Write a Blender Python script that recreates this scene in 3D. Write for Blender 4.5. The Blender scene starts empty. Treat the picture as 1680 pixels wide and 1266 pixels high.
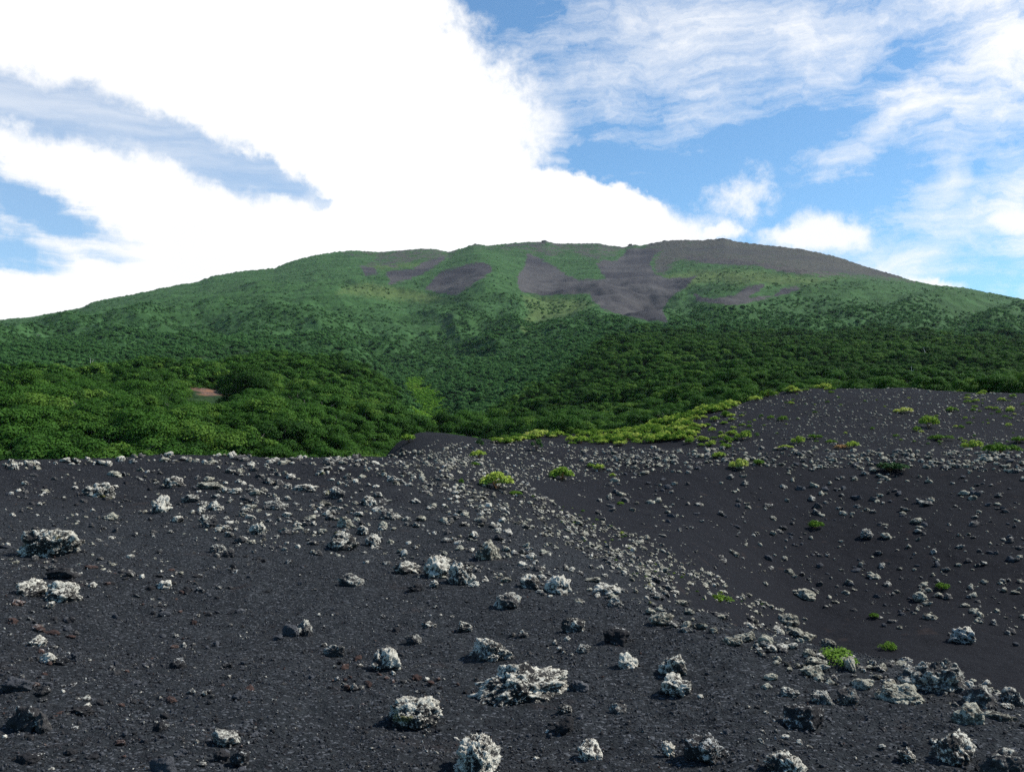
import bpy, math, random
import numpy as np
from mathutils import Vector

# ------------------------------------------------------------------ camera, sky, sun
W, H, F = 1680.0, 1266.0, 1648.0
EYE = 1.6
PITCH = math.atan(87.0 / F)
scene = bpy.context.scene
cam_d = bpy.data.cameras.new('camera'); cam = bpy.data.objects.new('camera', cam_d)
scene.collection.objects.link(cam); scene.camera = cam
cam.location = (0, 0, EYE); cam.rotation_euler = (math.pi / 2 + PITCH, 0, 0)
cam_d.sensor_width = 36.0; cam_d.lens = 36.0 * F / W
cam_d.clip_start = 0.05; cam_d.clip_end = 20000

SUN_EL, SUN_AZ = math.radians(47), math.radians(80)      # azimuth clockwise from +Y (to the right of the view)
SKY_STRENGTH, CLOUD, SUN_POWER = 0.125, 0.84, 4.9
EXPOSURE = 0.38
scene.view_settings.view_transform = 'Standard'; scene.view_settings.look = 'None'
scene.view_settings.exposure = EXPOSURE; scene.view_settings.gamma = 1.0
scene.cycles.max_bounces = 6; scene.cycles.diffuse_bounces = 3; scene.cycles.glossy_bounces = 2
scene.cycles.transmission_bounces = 3; scene.cycles.volume_bounces = 0
scene.cycles.use_denoising = False

sun_d = bpy.data.lights.new('sun', 'SUN'); sun = bpy.data.objects.new('sun', sun_d)
scene.collection.objects.link(sun)
sun_d.energy = SUN_POWER; sun_d.angle = math.radians(0.6); sun_d.color = (1.0, 0.95, 0.87)
sdir = Vector((math.sin(SUN_AZ) * math.cos(SUN_EL), math.cos(SUN_AZ) * math.cos(SUN_EL), math.sin(SUN_EL)))
sun.rotation_euler = sdir.to_track_quat('Z', 'Y').to_euler(); sun.location = sdir * 50


def unproject(px, py):
    px = np.asarray(px, float); py = np.asarray(py, float)
    dx = (px - W / 2) / F; up = -(py - H / 2) / F
    c, s = math.cos(PITCH), math.sin(PITCH)
    y = c - s * up; z = s + c * up
    return np.arctan2(dx, y), z / np.hypot(dx, y)          # azimuth, tan(elevation)


def project(x, y, z):
    z = z - EYE; c, s = math.cos(PITCH), math.sin(PITCH)
    f = c * y + s * z; u = -s * y + c * z
    f = np.maximum(f, 1e-6)
    return W / 2 + F * x / f, H / 2 - F * u / f


class NT:
    """small helper around a node tree"""
    def __init__(self, tree): self.t = tree; self.n = tree.nodes; self.l = tree.links
    def node(self, typ, **kw):
        nd = self.n.new(typ)
        for k, v in kw.items(): setattr(nd, k, v)
        return nd
    def put(self, sock, v):
        if v is None: return
        if isinstance(v, bpy.types.NodeSocket): self.l.new(v, sock)
        else: sock.default_value = v
    def math(self, op, a, b=None, c=None, clamp=False):
        nd = self.node('ShaderNodeMath', operation=op, use_clamp=clamp)
        self.put(nd.inputs[0], a); self.put(nd.inputs[1], b); self.put(nd.inputs[2], c)
        return nd.outputs[0]
    def vmath(self, op, a, b=None):
        nd = self.node('ShaderNodeVectorMath', operation=op)
        self.put(nd.inputs[0], a); self.put(nd.inputs[1], b)
        return nd.outputs['Value'] if op in ('LENGTH', 'DOT_PRODUCT') else nd.outputs[0]
    def mapr(self, v, a, b, c=0.0, d=1.0, smooth=True):
        nd = self.node('ShaderNodeMapRange', interpolation_type='SMOOTHSTEP' if smooth else 'LINEAR')
        self.put(nd.inputs[0], v)
        for i, x in enumerate((a, b, c, d)): self.put(nd.inputs[1 + i], x)
        return nd.outputs[0]
    def noise(self, vec, scale, detail=4.0, rough=0.55, dist=0.0, typ=None, color=False):
        nd = self.node('ShaderNodeTexNoise')
        if typ: nd.noise_type = typ
        self.put(nd.inputs['Vector'], vec); nd.inputs['Scale'].default_value = scale
        nd.inputs['Detail'].default_value = detail; nd.inputs['Roughness'].default_value = rough
        nd.inputs['Distortion'].default_value = dist
        return nd.outputs['Color'] if color else nd.outputs['Fac']
    def mapping(self, vec, loc=(0, 0, 0), rot=(0, 0, 0), scale=(1, 1, 1), typ='POINT'):
        nd = self.node('ShaderNodeMapping', vector_type=typ)
        self.put(nd.inputs['Vector'], vec); nd.inputs['Location'].default_value = loc
        nd.inputs['Rotation'].default_value = rot; nd.inputs['Scale'].default_value = scale
        return nd.outputs[0]
    def mix(self, f, a, b, mode='MIX'):
        nd = self.node('ShaderNodeMix', data_type='RGBA', blend_type=mode)
        self.put(nd.inputs[0], f)
        for i, x in ((6, a), (7, b)):
            if isinstance(x, tuple) and len(x) == 3: x = x + (1.0,)
            self.put(nd.inputs[i], x)
        return nd.outputs[2]


# ---- world: physical sky with clouds laid over it by direction
world = bpy.data.worlds.new('World'); scene.world = world; world.use_nodes = True
T = NT(world.node_tree); T.n.clear()
sky = T.node('ShaderNodeTexSky', sky_type='NISHITA', sun_disc=False)
sky.sun_elevation = SUN_EL; sky.sun_rotation = SUN_AZ; sky.altitude = 1500; sky.ozone_density = 1.0; sky.air_density = 1.0; sky.dust_density = 0.6
geo = T.node('ShaderNodeTexCoord').outputs['Generated']
sep = T.node('ShaderNodeSeparateXYZ'); T.put(sep.inputs[0], geo)
K = F / 100.0
az_s = T.math('MULTIPLY', T.math('ARCTAN2', sep.outputs[0], sep.outputs[1]), K)
el_s = T.math('MULTIPLY', T.math('ARCSINE', sep.outputs[2]), K)
comb = T.node('ShaderNodeCombineXYZ'); T.put(comb.inputs[0], az_s); T.put(comb.inputs[1], el_s)
P0 = comb.outputs[0]
warp = T.vmath('SUBTRACT', T.noise(geo, 7.0, 7.0, 0.62, color=True), (0.5, 0.5, 0.5))
wsc = T.vmath('MULTIPLY', warp, (2.2, 1.6, 0.0))
P = T.vmath('ADD', P0, wsc)


def ell(cx, cy, a, b, rot=0.0, vec=None):
    az, te = unproject(cx, cy)
    v = T.mapping(vec or P, (float(az) * K, math.atan(float(te)) * K, 0), (0, 0, math.radians(rot)), (a / 100, b / 100, 1), 'TEXTURE')
    return T.math('SUBTRACT', 1.0, T.vmath('LENGTH', v))


def union(lst, k=0.12):
    r = lst[0]
    for x in lst[1:]: r = T.math('SMOOTH_MAX', r, x, k)
    return r


big = union([ell(380, 200, 490, 345), ell(690, 415, 440, 150, -4), ell(90, 520, 420, 215), ell(560, 620, 700, 180),
             ell(-500, 100, 700, 400), ell(960, 370, 190, 70, -18)])
holes = union([ell(90, 168, 150, 44, -4), ell(300, 248, 175, 40, -20), ell(430, 290, 110, 24, -18), ell(535, 332, 26, 10)])
holes2 = union([ell(70, 330, 150, 46, -24), ell(0, 395, 95, 48), ell(-150, 330, 160, 80)])
nz = T.math('SUBTRACT', T.noise(geo, 22.0, 8.0, 0.65), 0.5)
big_n = T.math('ADD', big, T.math('ADD', T.math('MULTIPLY', nz, 0.34), T.math('MULTIPLY', T.math('SUBTRACT', T.noise(geo, 60.0, 5.0, 0.6), 0.5), 0.14)))
dens_big = T.mapr(big_n, -0.06, 0.11)
hole_n = T.math('ADD', holes, T.math('ADD', T.math('MULTIPLY', nz, 1.1), T.math('MULTIPLY', T.math('SUBTRACT', T.noise(geo, 60.0, 5.0, 0.6), 0.5), 0.5)))
dens_hole = T.mapr(hole_n, -0.2, 0.45)
st = T.mapping(P0, (0, 0, 0), (0, 0, math.radians(58)), (0.35, 2.6, 1), 'POINT')
streak = T.noise(T.vmath('ADD', st, T.vmath('MULTIPLY', warp, (1.2, 1.2, 0))), 1.0, 6.0, 0.6)
hole_n2 = T.math('ADD', holes2, T.math('MULTIPLY', T.math('SUBTRACT', streak, 0.5), 2.0))
dens_hole2 = T.mapr(hole_n2, -0.05, 0.65)
dens_big = T.math('MULTIPLY', dens_big, T.math('SUBTRACT', 1.0, T.math('MULTIPLY', dens_hole, T.mapr(streak, 0.3, 0.7, 0.78, 0.42))))
dens_big = T.math('MULTIPLY', dens_big, T.math('SUBTRACT', 1.0, T.math('MULTIPLY', dens_hole2, 0.9)))
cum = union([ell(1365, 385, 92, 46, 0), ell(1300, 405, 80, 30), ell(1180, 395, 50, 22), ell(1520, 470, 70, 18, -12), ell(1120, 400, 90, 60)])
dens_cum = T.math('MULTIPLY', T.mapr(T.math('ADD', cum, T.math('MULTIPLY', nz, 1.3)), -0.05, 0.6), 0.93)
puff = T.math('ADD', ell(1215, 335, 55, 60, -30), T.math('MULTIPLY', T.math('SUBTRACT', T.noise(geo, 16.0, 8.0, 0.7), 0.5), 3.6))
dens_cum = T.math('MAXIMUM', dens_cum, T.math('MULTIPLY', T.mapr(puff, 0.0, 1.3), 0.9))
# cirrus on the right
ci = T.mapping(P0, (0, 0, 0), (0, 0, math.radians(-27)), (0.42, 1.25, 1), 'POINT')
cwarp = T.vmath('MULTIPLY', T.vmath('SUBTRACT', T.noise(P0, 0.55, 6.0, 0.6, color=True), (0.5, 0.5, 0.5)), (1.6, 1.1, 0))
cn = T.noise(T.vmath('ADD', ci, cwarp), 1.1, 11.0, 0.66)
cf = T.noise(T.vmath('ADD', T.mapping(P0, (3, 1, 0), (0, 0, math.radians(-30)), (0.5, 2.2, 1)), cwarp), 2.4, 9.0, 0.7)
cbias = union([ell(1130, 60, 280, 150, 10), ell(1340, 55, 280, 85, 8), ell(1640, 90, 190, 170, 20), ell(1690, 330, 110, 190, 20), ell(1560, 290, 60, 90, -35), ell(1000, 130, 160, 90),
               ell(1500, 200, 200, 40, 25), ell(1480, 420, 260, 60, 20), ell(2300, 100, 500, 500), ell(880, 210, 70, 120)], 0.25)
cd = T.math('ADD', T.math('MULTIPLY', T.math('MAXIMUM', cbias, -0.75), 0.42), T.math('ADD', T.math('MULTIPLY', cn, 1.25), T.math('MULTIPLY', cf, 0.6)))
dens_ci = T.math('MULTIPLY', T.mapr(cd, 0.90, 1.50, smooth=False), 0.92)
glow = union([ell(1640, 90, 200, 150, 25), ell(1700, 330, 80, 160, 20)], 0.3)
dens_gl = T.mapr(T.math('ADD', glow, T.math('MULTIPLY', T.math('SUBTRACT', cn, 0.5), 2.4)), 0.2, 1.2)
rem = T.math('MULTIPLY', T.math('SUBTRACT', 1.0, dens_big), T.math('SUBTRACT', 1.0, dens_cum))
rem = T.math('MULTIPLY', rem, T.math('SUBTRACT', 1.0, dens_ci))
rem = T.math('MULTIPLY', rem, T.math('SUBTRACT', 1.0, dens_gl))
dens = T.math('SUBTRACT', 1.0, rem, clamp=True)
shade = T.mapr(el_s, 3.2, 5.4, 0.0, 1.0)
shadeN = T.mapr(T.noise(geo, 6.0, 4.0, 0.5), 0.52, 0.78, 0, .15)
cshade = T.math('MULTIPLY', T.math('SUBTRACT', 1.0, shade), shadeN)
ccol = T.mix(cshade, (1.0, 1.0, 1.0), (0.70, 0.71, 0.80))
bg1 = T.node('ShaderNodeBackground'); T.put(bg1.inputs[0], T.mix(1.0, sky.outputs[0], (0.68, 0.95, 1.05), 'MULTIPLY')); bg1.inputs[1].default_value = SKY_STRENGTH
bg2 = T.node('ShaderNodeBackground'); T.put(bg2.inputs[0], ccol); bg2.inputs[1].default_value = CLOUD
mx = T.node('ShaderNodeMixShader'); T.put(mx.inputs[0], dens); T.l.new(bg1.outputs[0], mx.inputs[1]); T.l.new(bg2.outputs[0], mx.inputs[2])
out = T.node('ShaderNodeOutputWorld'); T.l.new(mx.outputs[0], out.inputs[0])

# ------------------------------------------------------------------ numpy noise
_rs = np.random.RandomState(7)
_perm = np.concatenate([_rs.permutation(256)] * 3).astype(np.int32)
_grad = _rs.normal(size=(256, 3)); _grad /= np.linalg.norm(_grad, axis=1)[:, None]


def pnoise(x, y, z=0.0):
    x, y, z = np.broadcast_arrays(x, y, z)
    xi, yi, zi = np.floor(x), np.floor(y), np.floor(z)
    fx, fy, fz = x - xi, y - yi, z - zi
    xi, yi, zi = (a.astype(np.int64) & 255 for a in (xi, yi, zi))
    s = lambda t: t * t * t * (t * (t * 6 - 15) + 10)
    u, v, w = s(fx), s(fy), s(fz)
    def g(i, j, k):
        h = _perm[_perm[_perm[xi + i] + yi + j] + zi + k]; gr = _grad[h]
        return gr[..., 0] * (fx - i) + gr[..., 1] * (fy - j) + gr[..., 2] * (fz - k)
    l = lambda a, b, t: a + (b - a) * t
    return l(l(l(g(0,0,0), g(1,0,0), u), l(g(0,1,0), g(1,1,0), u), v), l(l(g(0,0,1), g(1,0,1), u), l(g(0,1,1), g(1,1,1), u), v), w) * 1.5


def fbm(x, y, z=0.0, octs=4, gain=0.5, lac=2.03):
    t, a = 0.0, 1.0
    for i in range(octs):
        t = t + a * pnoise(x + 17.3 * i, y - 9.1 * i, z); x, y, z = x * lac, y * lac, np.asarray(z) * lac; a *= gain
    return t


def sstep(a, b, x):
    t = np.clip((x - a) / (b - a), 0, 1); return t * t * (3 - 2 * t)


# ------------------------------------------------------------------ the lie of the land
PTS = []      # pixel, pixel row, range
ZPT = []      # pixel column, height, range
def col(px, *pr):
    for py, r in pr: PTS.append((px, py, r))
def zc(px, *zr):
    for z, r in zr: ZPT.append((px, z, r))
for px in (-2500, -900, -400, 0, 420, 840, 1260, 1680, 2200, 4200): zc(px, (0, 1.2), (0, 3.0))
# near ash hill
col(0, (1266, 5.1), (1100, 7.1), (950, 11), (850, 16), (790, 21.5), (757, 26))
zc(0, (-1.2, 38), (-7, 60), (-9, 92))
col(240, (1266, 4.9), (1100, 7.2), (950, 11.3), (850, 16.5), (790, 23), (746, 30))
zc(240, (-1.5, 42), (-7, 64), (-9, 95))
col(420, (1266, 4.8), (1100, 7.0), (950, 11), (850, 16), (790, 22), (749, 29)); zc(420, (-1.5, 42), (-7, 64), (-9, 95))
col(560, (1266, 4.8), (1100, 6.9), (950, 10.8), (850, 16), (790, 22), (752, 28)); zc(560, (-1.6, 42), (-6, 62), (-9, 95))
col(640, (1266, 4.8), (1100, 6.9), (950, 10.8), (850, 16), (800, 20), (768, 24.5), (753, 28)); zc(640, (-.1, 40), (-5, 80), (-9, 105)); col(640, (740, 57))
col(700, (1100, 6.9), (950, 10.8), (870, 15), (820, 18.5), (785, 22.5), (758, 35), (742, 48), (724, 62)); zc(700, (-3, 80), (-8, 110))
col(780, (1266, 4.8), (1100, 6.9), (960, 10.5), (900, 13), (850, 16.5), (800, 23), (770, 32), (747, 48), (729, 64)); zc(780, (-2, 82), (-7, 115))
col(870, (1100, 6.9), (980, 9.7), (930, 12), (880, 15.5), (840, 20), (815, 25), (790, 33), (760, 43), (738, 52), (720, 58)); zc(870, (.6, 66), (1.7, 80), (0, 110))
col(950, (1266, 4.8), (1100, 6.8), (1010, 8.7), (970, 10.5), (930, 14), (900, 18), (870, 23), (840, 30), (800, 38), (770, 45), (745, 52), (730, 57)); zc(950, (.9, 64), (1.0, 110)); col(950, (718, 80))
col(1050, (1266, 4.8), (1100, 6.8), (1010, 8.8), (970, 11.5), (940, 16), (900, 23), (860, 31), (820, 38), (780, 43), (750, 47), (737, 50)); zc(1050, (.6, 58)); col(1050, (705, 82)); zc(1050, (1.5, 110))
col(1160, (1266, 4.8), (1100, 6.8), (1040, 7.9), (1008, 9.3), (972, 19), (940, 25), (900, 30), (860, 35), (820, 39), (780, 43), (750, 47), (737, 50)); zc(1160, (-1.0, 13), (.5, 58)); col(1160, (725, 66), (695, 76), (675, 88)); zc(1160, (3, 115))
col(1300, (1266, 4.9), (1180, 5.8), (1100, 7), (1055, 8.3), (1015, 30), (970, 32.5), (920, 35.5), (870, 38.5), (820, 42), (780, 45), (750, 47.5), (737, 50))
zc(1300, (-1.0, 11), (-2.1, 16), (-3.2, 23), (.6, 58)); col(1300, (725, 64), (700, 73), (670, 84), (650, 92), (639, 100)); zc(1300, (5, 125), (3, 150))
col(1480, (1266, 5.1), (1180, 6.1), (1110, 7.6), (1092, 8.3), (1065, 27), (1020, 31), (970, 34), (920, 36.5), (870, 39.5), (820, 43), (780, 46), (750, 49), (738, 51))
zc(1480, (-1.4, 12), (-2.8, 18), (.6, 60)); col(1480, (725, 66), (700, 75), (670, 85), (650, 94), (637, 104)); zc(1480, (6, 125), (4, 150))
col(1680, (1266, 5.3), (1150, 7.2), (1110, 24), (1060, 29), (1000, 33), (940, 36), (880, 39.5), (820, 43.5), (780, 46.5), (745, 50))
zc(1680, (-1.6, 11), (-3, 17), (.6, 60)); col(1680, (728, 67), (705, 76), (680, 86), (660, 96), (647, 106)); zc(1680, (6, 125), (4, 150))
for px in (2200, 3200): zc(px, (-.2, 7), (-2, 12), (-3.5, 20), (-3.8, 30), (-2, 40), (.7, 50), (.5, 58), (3.5, 75), (6, 103), (4, 150), (14, 260), (40, 600), (70, 1000), (100, 1500))
zc(-500, (0, 5), (.2, 11), (.6, 20), (.3, 28), (-4, 50), (-9, 92), (-3, 140), (6, 210)); col(-500, (640, 360), (625, 600), (612, 900), (600, 1300))
zc(-1400, (0, 5), (.2, 11), (.3, 20), (-1, 30), (-8, 60), (-9, 92), (5, 300), (40, 800), (80, 1300))
# forest hills
col(0, (740, 125), (695, 165), (660, 208), (632, 250), (612, 450), (588, 600), (566, 800), (548, 1100), (532, 1500)); zc(0, (8, 330))
col(240, (740, 125), (695, 165), (655, 205), (628, 248), (618, 280), (606, 470), (585, 610), (560, 800), (525, 1150), (505, 1400), (484, 1800)); zc(240, (11, 355))
col(420, (740, 130), (695, 170), (655, 215), (622, 260), (598, 308), (588, 530), (565, 690), (535, 900), (500, 1200), (470, 1600), (446, 1950)); zc(420, (14, 410))
col(560, (745, 140), (705, 185), (668, 225), (635, 265), (604, 315), (588, 620), (555, 800), (520, 1020), (490, 1300), (460, 1600), (430, 1950), (416, 2100)); zc(560, (9, 430))
col(640, (750, 150), (722, 190), (697, 225), (670, 262), (654, 288), (628, 580), (595, 720), (560, 880), (520, 1120), (480, 1420), (440, 1820), (413, 2150)); zc(640, (2, 400))
col(712, (728, 225), (695, 330), (655, 480), (610, 650), (570, 850), (530, 1080), (490, 1380), (450, 1720), (411, 2150)); zc(690, (-1.5, 250))
col(800, (728, 185), (690, 300), (650, 430), (610, 560), (570, 760), (535, 930), (500, 1090), (460, 1400), (430, 1750), (403, 2150))
col(870, (728, 170), (690, 260), (650, 370), (610, 520), (570, 720), (535, 1020), (490, 1400), (450, 1780), (397, 2200))
col(975, (718, 165), (660, 260), (610, 350), (582, 430), (562, 600), (530, 880), (500, 1070), (485, 1180), (460, 1600), (430, 1900), (400, 2200))
col(1085, (690, 165), (640, 235), (600, 330), (577, 420), (556, 620), (528, 950), (500, 1250), (460, 1600), (430, 1880), (397, 2150))
col(1200, (660, 170), (628, 230), (598, 320), (578, 430), (562, 560), (540, 760), (500, 1050), (460, 1400), (430, 1750), (394, 2100))
col(1400, (660, 175), (630, 235), (600, 325), (580, 440), (562, 570), (540, 790), (500, 1120), (470, 1450), (450, 1700), (431, 1900))
col(1550, (660, 178), (632, 240), (602, 335), (582, 445), (563, 590), (540, 800), (510, 1100), (490, 1400), (470, 1700))
col(1680, (662, 180), (634, 245), (606, 345), (584, 455), (565, 610), (543, 830), (520, 1080), (505, 1320), (494, 1550))
CREST = [(-2200, 690, 1200), (-1200, 640, 1300), (-500, 600, 1400), (0, 525, 1600), (50, 521, 1620), (135, 505, 1680), (150, 497, 1700), (210, 485, 1760), (300, 467, 1850),
         (325, 463, 1850), (350, 453, 1870), (400, 445, 1940), (450, 440, 1980), (480, 428, 2020), (520, 418, 2060), (545, 415, 2100), (575, 411, 2120),
         (620, 414, 2140), (660, 411, 2150), (690, 408, 2150), (715, 409, 2150), (735, 414, 2150), (755, 409, 2150), (777, 401, 2150), (800, 403, 2160), (850, 398, 2200),
         (880, 397, 2210), (897, 396, 2210), (912, 399, 2210), (950, 400, 2210), (980, 399, 2210), (1000, 403, 2200), (1025, 405, 2200), (1032, 402, 2200),
         (1040, 401, 2200), (1050, 403, 2190), (1080, 397, 2180), (1110, 394, 2160), (1150, 395, 2130), (1190, 392, 2110), (1210, 397, 2100), (1260, 403, 2060),
         (1320, 410, 2000), (1370, 421, 1940), (1420, 438, 1880), (1470, 452, 1820), (1490, 459, 1790), (1530, 467, 1740), (1590, 474, 1670), (1640, 484, 1610),
         (1680, 492, 1560), (2100, 575, 1450), (2700, 640, 1300), (4000, 690, 1200)]
LS = 0.30
pa, pq = [], []
for px, py, r in PTS:
    a, te = unproject(px, py); pa.append((float(a), math.log(r) * LS)); pq.append(te + EYE / r)
for px, z, r in ZPT:
    pa.append((math.atan((px - 840) / F), math.log(r) * LS)); pq.append(z / r)
for px, py, r in CREST[::3]:
    a, te = unproject(px, py)
pa = np.array(pa); pq = np.array(pq, float)
def _k(d2): return 0.5 * d2 * np.log(d2 + 1e-12)
n = len(pa); d2 = ((pa[:, None] - pa[None]) ** 2).sum(-1)
A = np.zeros((n + 3, n + 3)); A[:n, :n] = _k(d2) + np.eye(n) * 2e-5; A[:n, n] = 1; A[:n, n + 1:] = pa; A[n, :n] = 1; A[n + 1:, :n] = pa.T
wts = np.linalg.solve(A, np.concatenate([pq, [0, 0, 0]]))
GA = np.linspace(-math.radians(80), math.radians(80), 641); GR = np.linspace(math.log(1.2), math.log(3600), 420)
gq = np.zeros((len(GR), len(GA)))
for i, lr in enumerate(GR):
    dd = (GA[:, None] - pa[None, :, 0]) ** 2 + (lr * LS - pa[None, :, 1]) ** 2
    gq[i] = _k(dd) @ wts[:n] + wts[n] + wts[n + 1] * GA + wts[n + 2] * lr * LS
ca, ct = unproject([c[0] for c in CREST], [c[1] for c in CREST]); cr = np.array([c[2] for c in CREST], float)
o_ = np.argsort(ca); ca, ct, cr = ca[o_], ct[o_], cr[o_]
RC = lambda a: np.interp(a, ca, cr)


def bil(a, lr):
    fa = np.clip((a - GA[0]) / (GA[1] - GA[0]), 1, len(GA) - 2.001); fr = np.clip((lr - GR[0]) / (GR[1] - GR[0]), 1, len(GR) - 2.001)
    i = fr.astype(int); j = fa.astype(int); u = fa - j; v = fr - i
    def cw(t): return ((-.5*t**3 + t*t - .5*t), (1.5*t**3 - 2.5*t*t + 1), (-1.5*t**3 + 2*t*t + .5*t), (.5*t**3 - .5*t*t))
    wu, wv = cw(u), cw(v); q = 0.0
    for p in range(4):
        rowv = 0.0
        for s in range(4):
            rowv = rowv + wu[s] * gq[i + p - 1, np.minimum(j + s - 1, len(GA) - 1)]
        q = q + wv[p] * rowv
    return q


def base_h(a, r):
    """smooth land height (metres) at azimuth a, range r"""
    lr = np.log(np.maximum(r, 1.2)); ac = np.clip(a, GA[1], GA[-2])
    q = bil(ac, lr)
    rc = RC(ac)
    qc = bil(ac, np.log(rc))
    target = np.interp(ac, ca, ct) + EYE / rc
    q = q + (target - qc) * sstep(-0.22, 0.0, np.log(np.maximum(r, 1.2) / rc))
    z = r * q
    zcst = rc * target
    z = np.where(r > rc, np.maximum(zcst - (r - rc) * 0.30, np.minimum(zcst, 5.0)), z)
    fade = sstep(0.0, math.radians(80), math.pi - np.abs(a))
    return z * fade * sstep(0.4, 2.0, r)


def land(x, y, fine=True):
    r = np.hypot(x, y); a = np.arctan2(x, y)
    z = base_h(a, r)
    near = sstep(170, 90, r)
    z = z + near * (0.10 * fbm(x / 3.1, y / 3.1, 0.3, 3) * sstep(3, 12, r) + 0.03 * fbm(x / 0.7, y / 0.7, 1.7, 3))
    # ridges and gullies: noise stretched down the slope
    lr_ = np.log(np.maximum(r, 1.0))
    far = sstep(420, 900, r)
    rc = RC(np.clip(a, GA[1], GA[-2])); edge = 1 - 0.9 * sstep(0.68, 0.98, r / rc)
    wa = pnoise(x / 420, y / 420, 1.1)
    rid = 1.6 * (0.5 - np.abs(pnoise(a * 9 + 1.4 * wa, lr_ * 2.2 + wa, 3.1))) + 0.5 * fbm(a * 20 + wa * 2, lr_ * 5, 6.1, 3)
    z = z + far * edge * ((15 - 7 * sstep(1300, 1700, r)) * rid + 6 * fbm(x / 210, y / 210, 8.0, 2) + 3.0 * fbm(x / 60, y / 60, 5.0, 3))
    mid = sstep(110, 180, r)
    z = z + mid * edge * (2.6 * fbm(x / 38, y / 38, 2.2, 3))
    return z


def near_fine(x, y):
    r = np.hypot(x, y)
    return sstep(40, 8, r) * (0.010 * fbm(x * 9, y * 9, 0.5, 3, .6)) + 0.016 * fbm(x * 2.2, y * 2.2, 4.5, 2) * sstep(60, 20, r)


def hit(px, py, r0=2.5, r1=130.0):
    """where the ray through a pixel first meets the land"""
    px = np.atleast_1d(np.asarray(px, float)); py = np.atleast_1d(np.asarray(py, float))
    a, te = unproject(px, py)
    rr = np.exp(np.linspace(math.log(r0), math.log(r1), 420))
    out = np.full(len(px), np.nan)
    for k in range(0, len(px), 400):
        sl = slice(k, k + 400); A_ = a[sl][:, None] + 0 * rr[None]; R_ = rr[None] + 0 * a[sl][:, None]
        z = land(R_ * np.sin(A_), R_ * np.cos(A_)); d = z - (EYE + te[sl][:, None] * R_)
        hitm = d >= 0; f = hitm.argmax(1); ok = hitm.any(1) & (f > 0)
        idx = np.arange(len(f)); f0 = np.maximum(f - 1, 0)
        d0, d1 = d[idx, f0], d[idx, f]; t = np.where(ok, -d0 / np.where(d1 - d0 == 0, 1, d1 - d0), 0)
        out[sl] = np.where(ok, rr[f0] + t * (rr[f] - rr[f0]), np.nan)
    x = out * np.sin(a); y = out * np.cos(a)
    return x, y, np.where(np.isnan(out), np.nan, land(np.nan_to_num(x, nan=5.), np.nan_to_num(y, nan=5.))), out


# ------------------------------------------------------------------ mesh helpers
def link(o, parent=None):
    scene.collection.objects.link(o)
    if parent is not None: o.parent = parent
    return o


def np_mesh(name, verts, faces, mat=None, smooth=False):
    """verts Nx3, faces MxK with a fixed K, or a list of such arrays"""
    me = bpy.data.meshes.new(name)
    fl = faces if isinstance(faces, list) else [faces]
    verts = np.ascontiguousarray(verts, dtype=np.float32)
    me.vertices.add(len(verts)); me.vertices.foreach_set('co', verts.ravel())
    loops = np.concatenate([f.ravel() for f in fl]).astype(np.int32)
    tot = np.concatenate([np.full(len(f), f.shape[1], np.int32) for f in fl])
    st = np.concatenate([[0], np.cumsum(tot)[:-1]]).astype(np.int32)
    me.loops.add(len(loops)); me.loops.foreach_set('vertex_index', loops)
    me.polygons.add(len(tot)); me.polygons.foreach_set('loop_start', st); me.polygons.foreach_set('loop_total', tot)
    me.update(calc_edges=True)
    if smooth: me.polygons.foreach_set('use_smooth', np.ones(len(tot), bool))
    if mat: me.materials.append(mat)
    return me


def grid_faces(nr, nc):
    i = np.arange(nr - 1)[:, None] * nc + np.arange(nc - 1)[None]
    i = i.ravel(); return np.stack([i, i + 1, i + nc + 1, i + nc], 1)


def fattr(me, name, data, dom='POINT'):
    a = me.attributes.new(name, 'FLOAT', dom); a.data.foreach_set('value', np.ascontiguousarray(data, dtype=np.float32).ravel())


def tag(o, label=None, cat=None, group=None, kind=None):
    if label: o['label'] = label
    if cat: o['category'] = cat
    if group: o['group'] = group
    if kind: o['kind'] = kind
    return o


# ------------------------------------------------------------------ materials
def new_mat(name, rough=0.9, spec=0.2):
    m = bpy.data.materials.new(name); m.use_nodes = True
    t = NT(m.node_tree); b = m.node_tree.nodes['Principled BSDF']
    b.inputs['Roughness'].default_value = rough; b.inputs['Specular IOR Level'].default_value = spec
    return m, t, b


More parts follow.
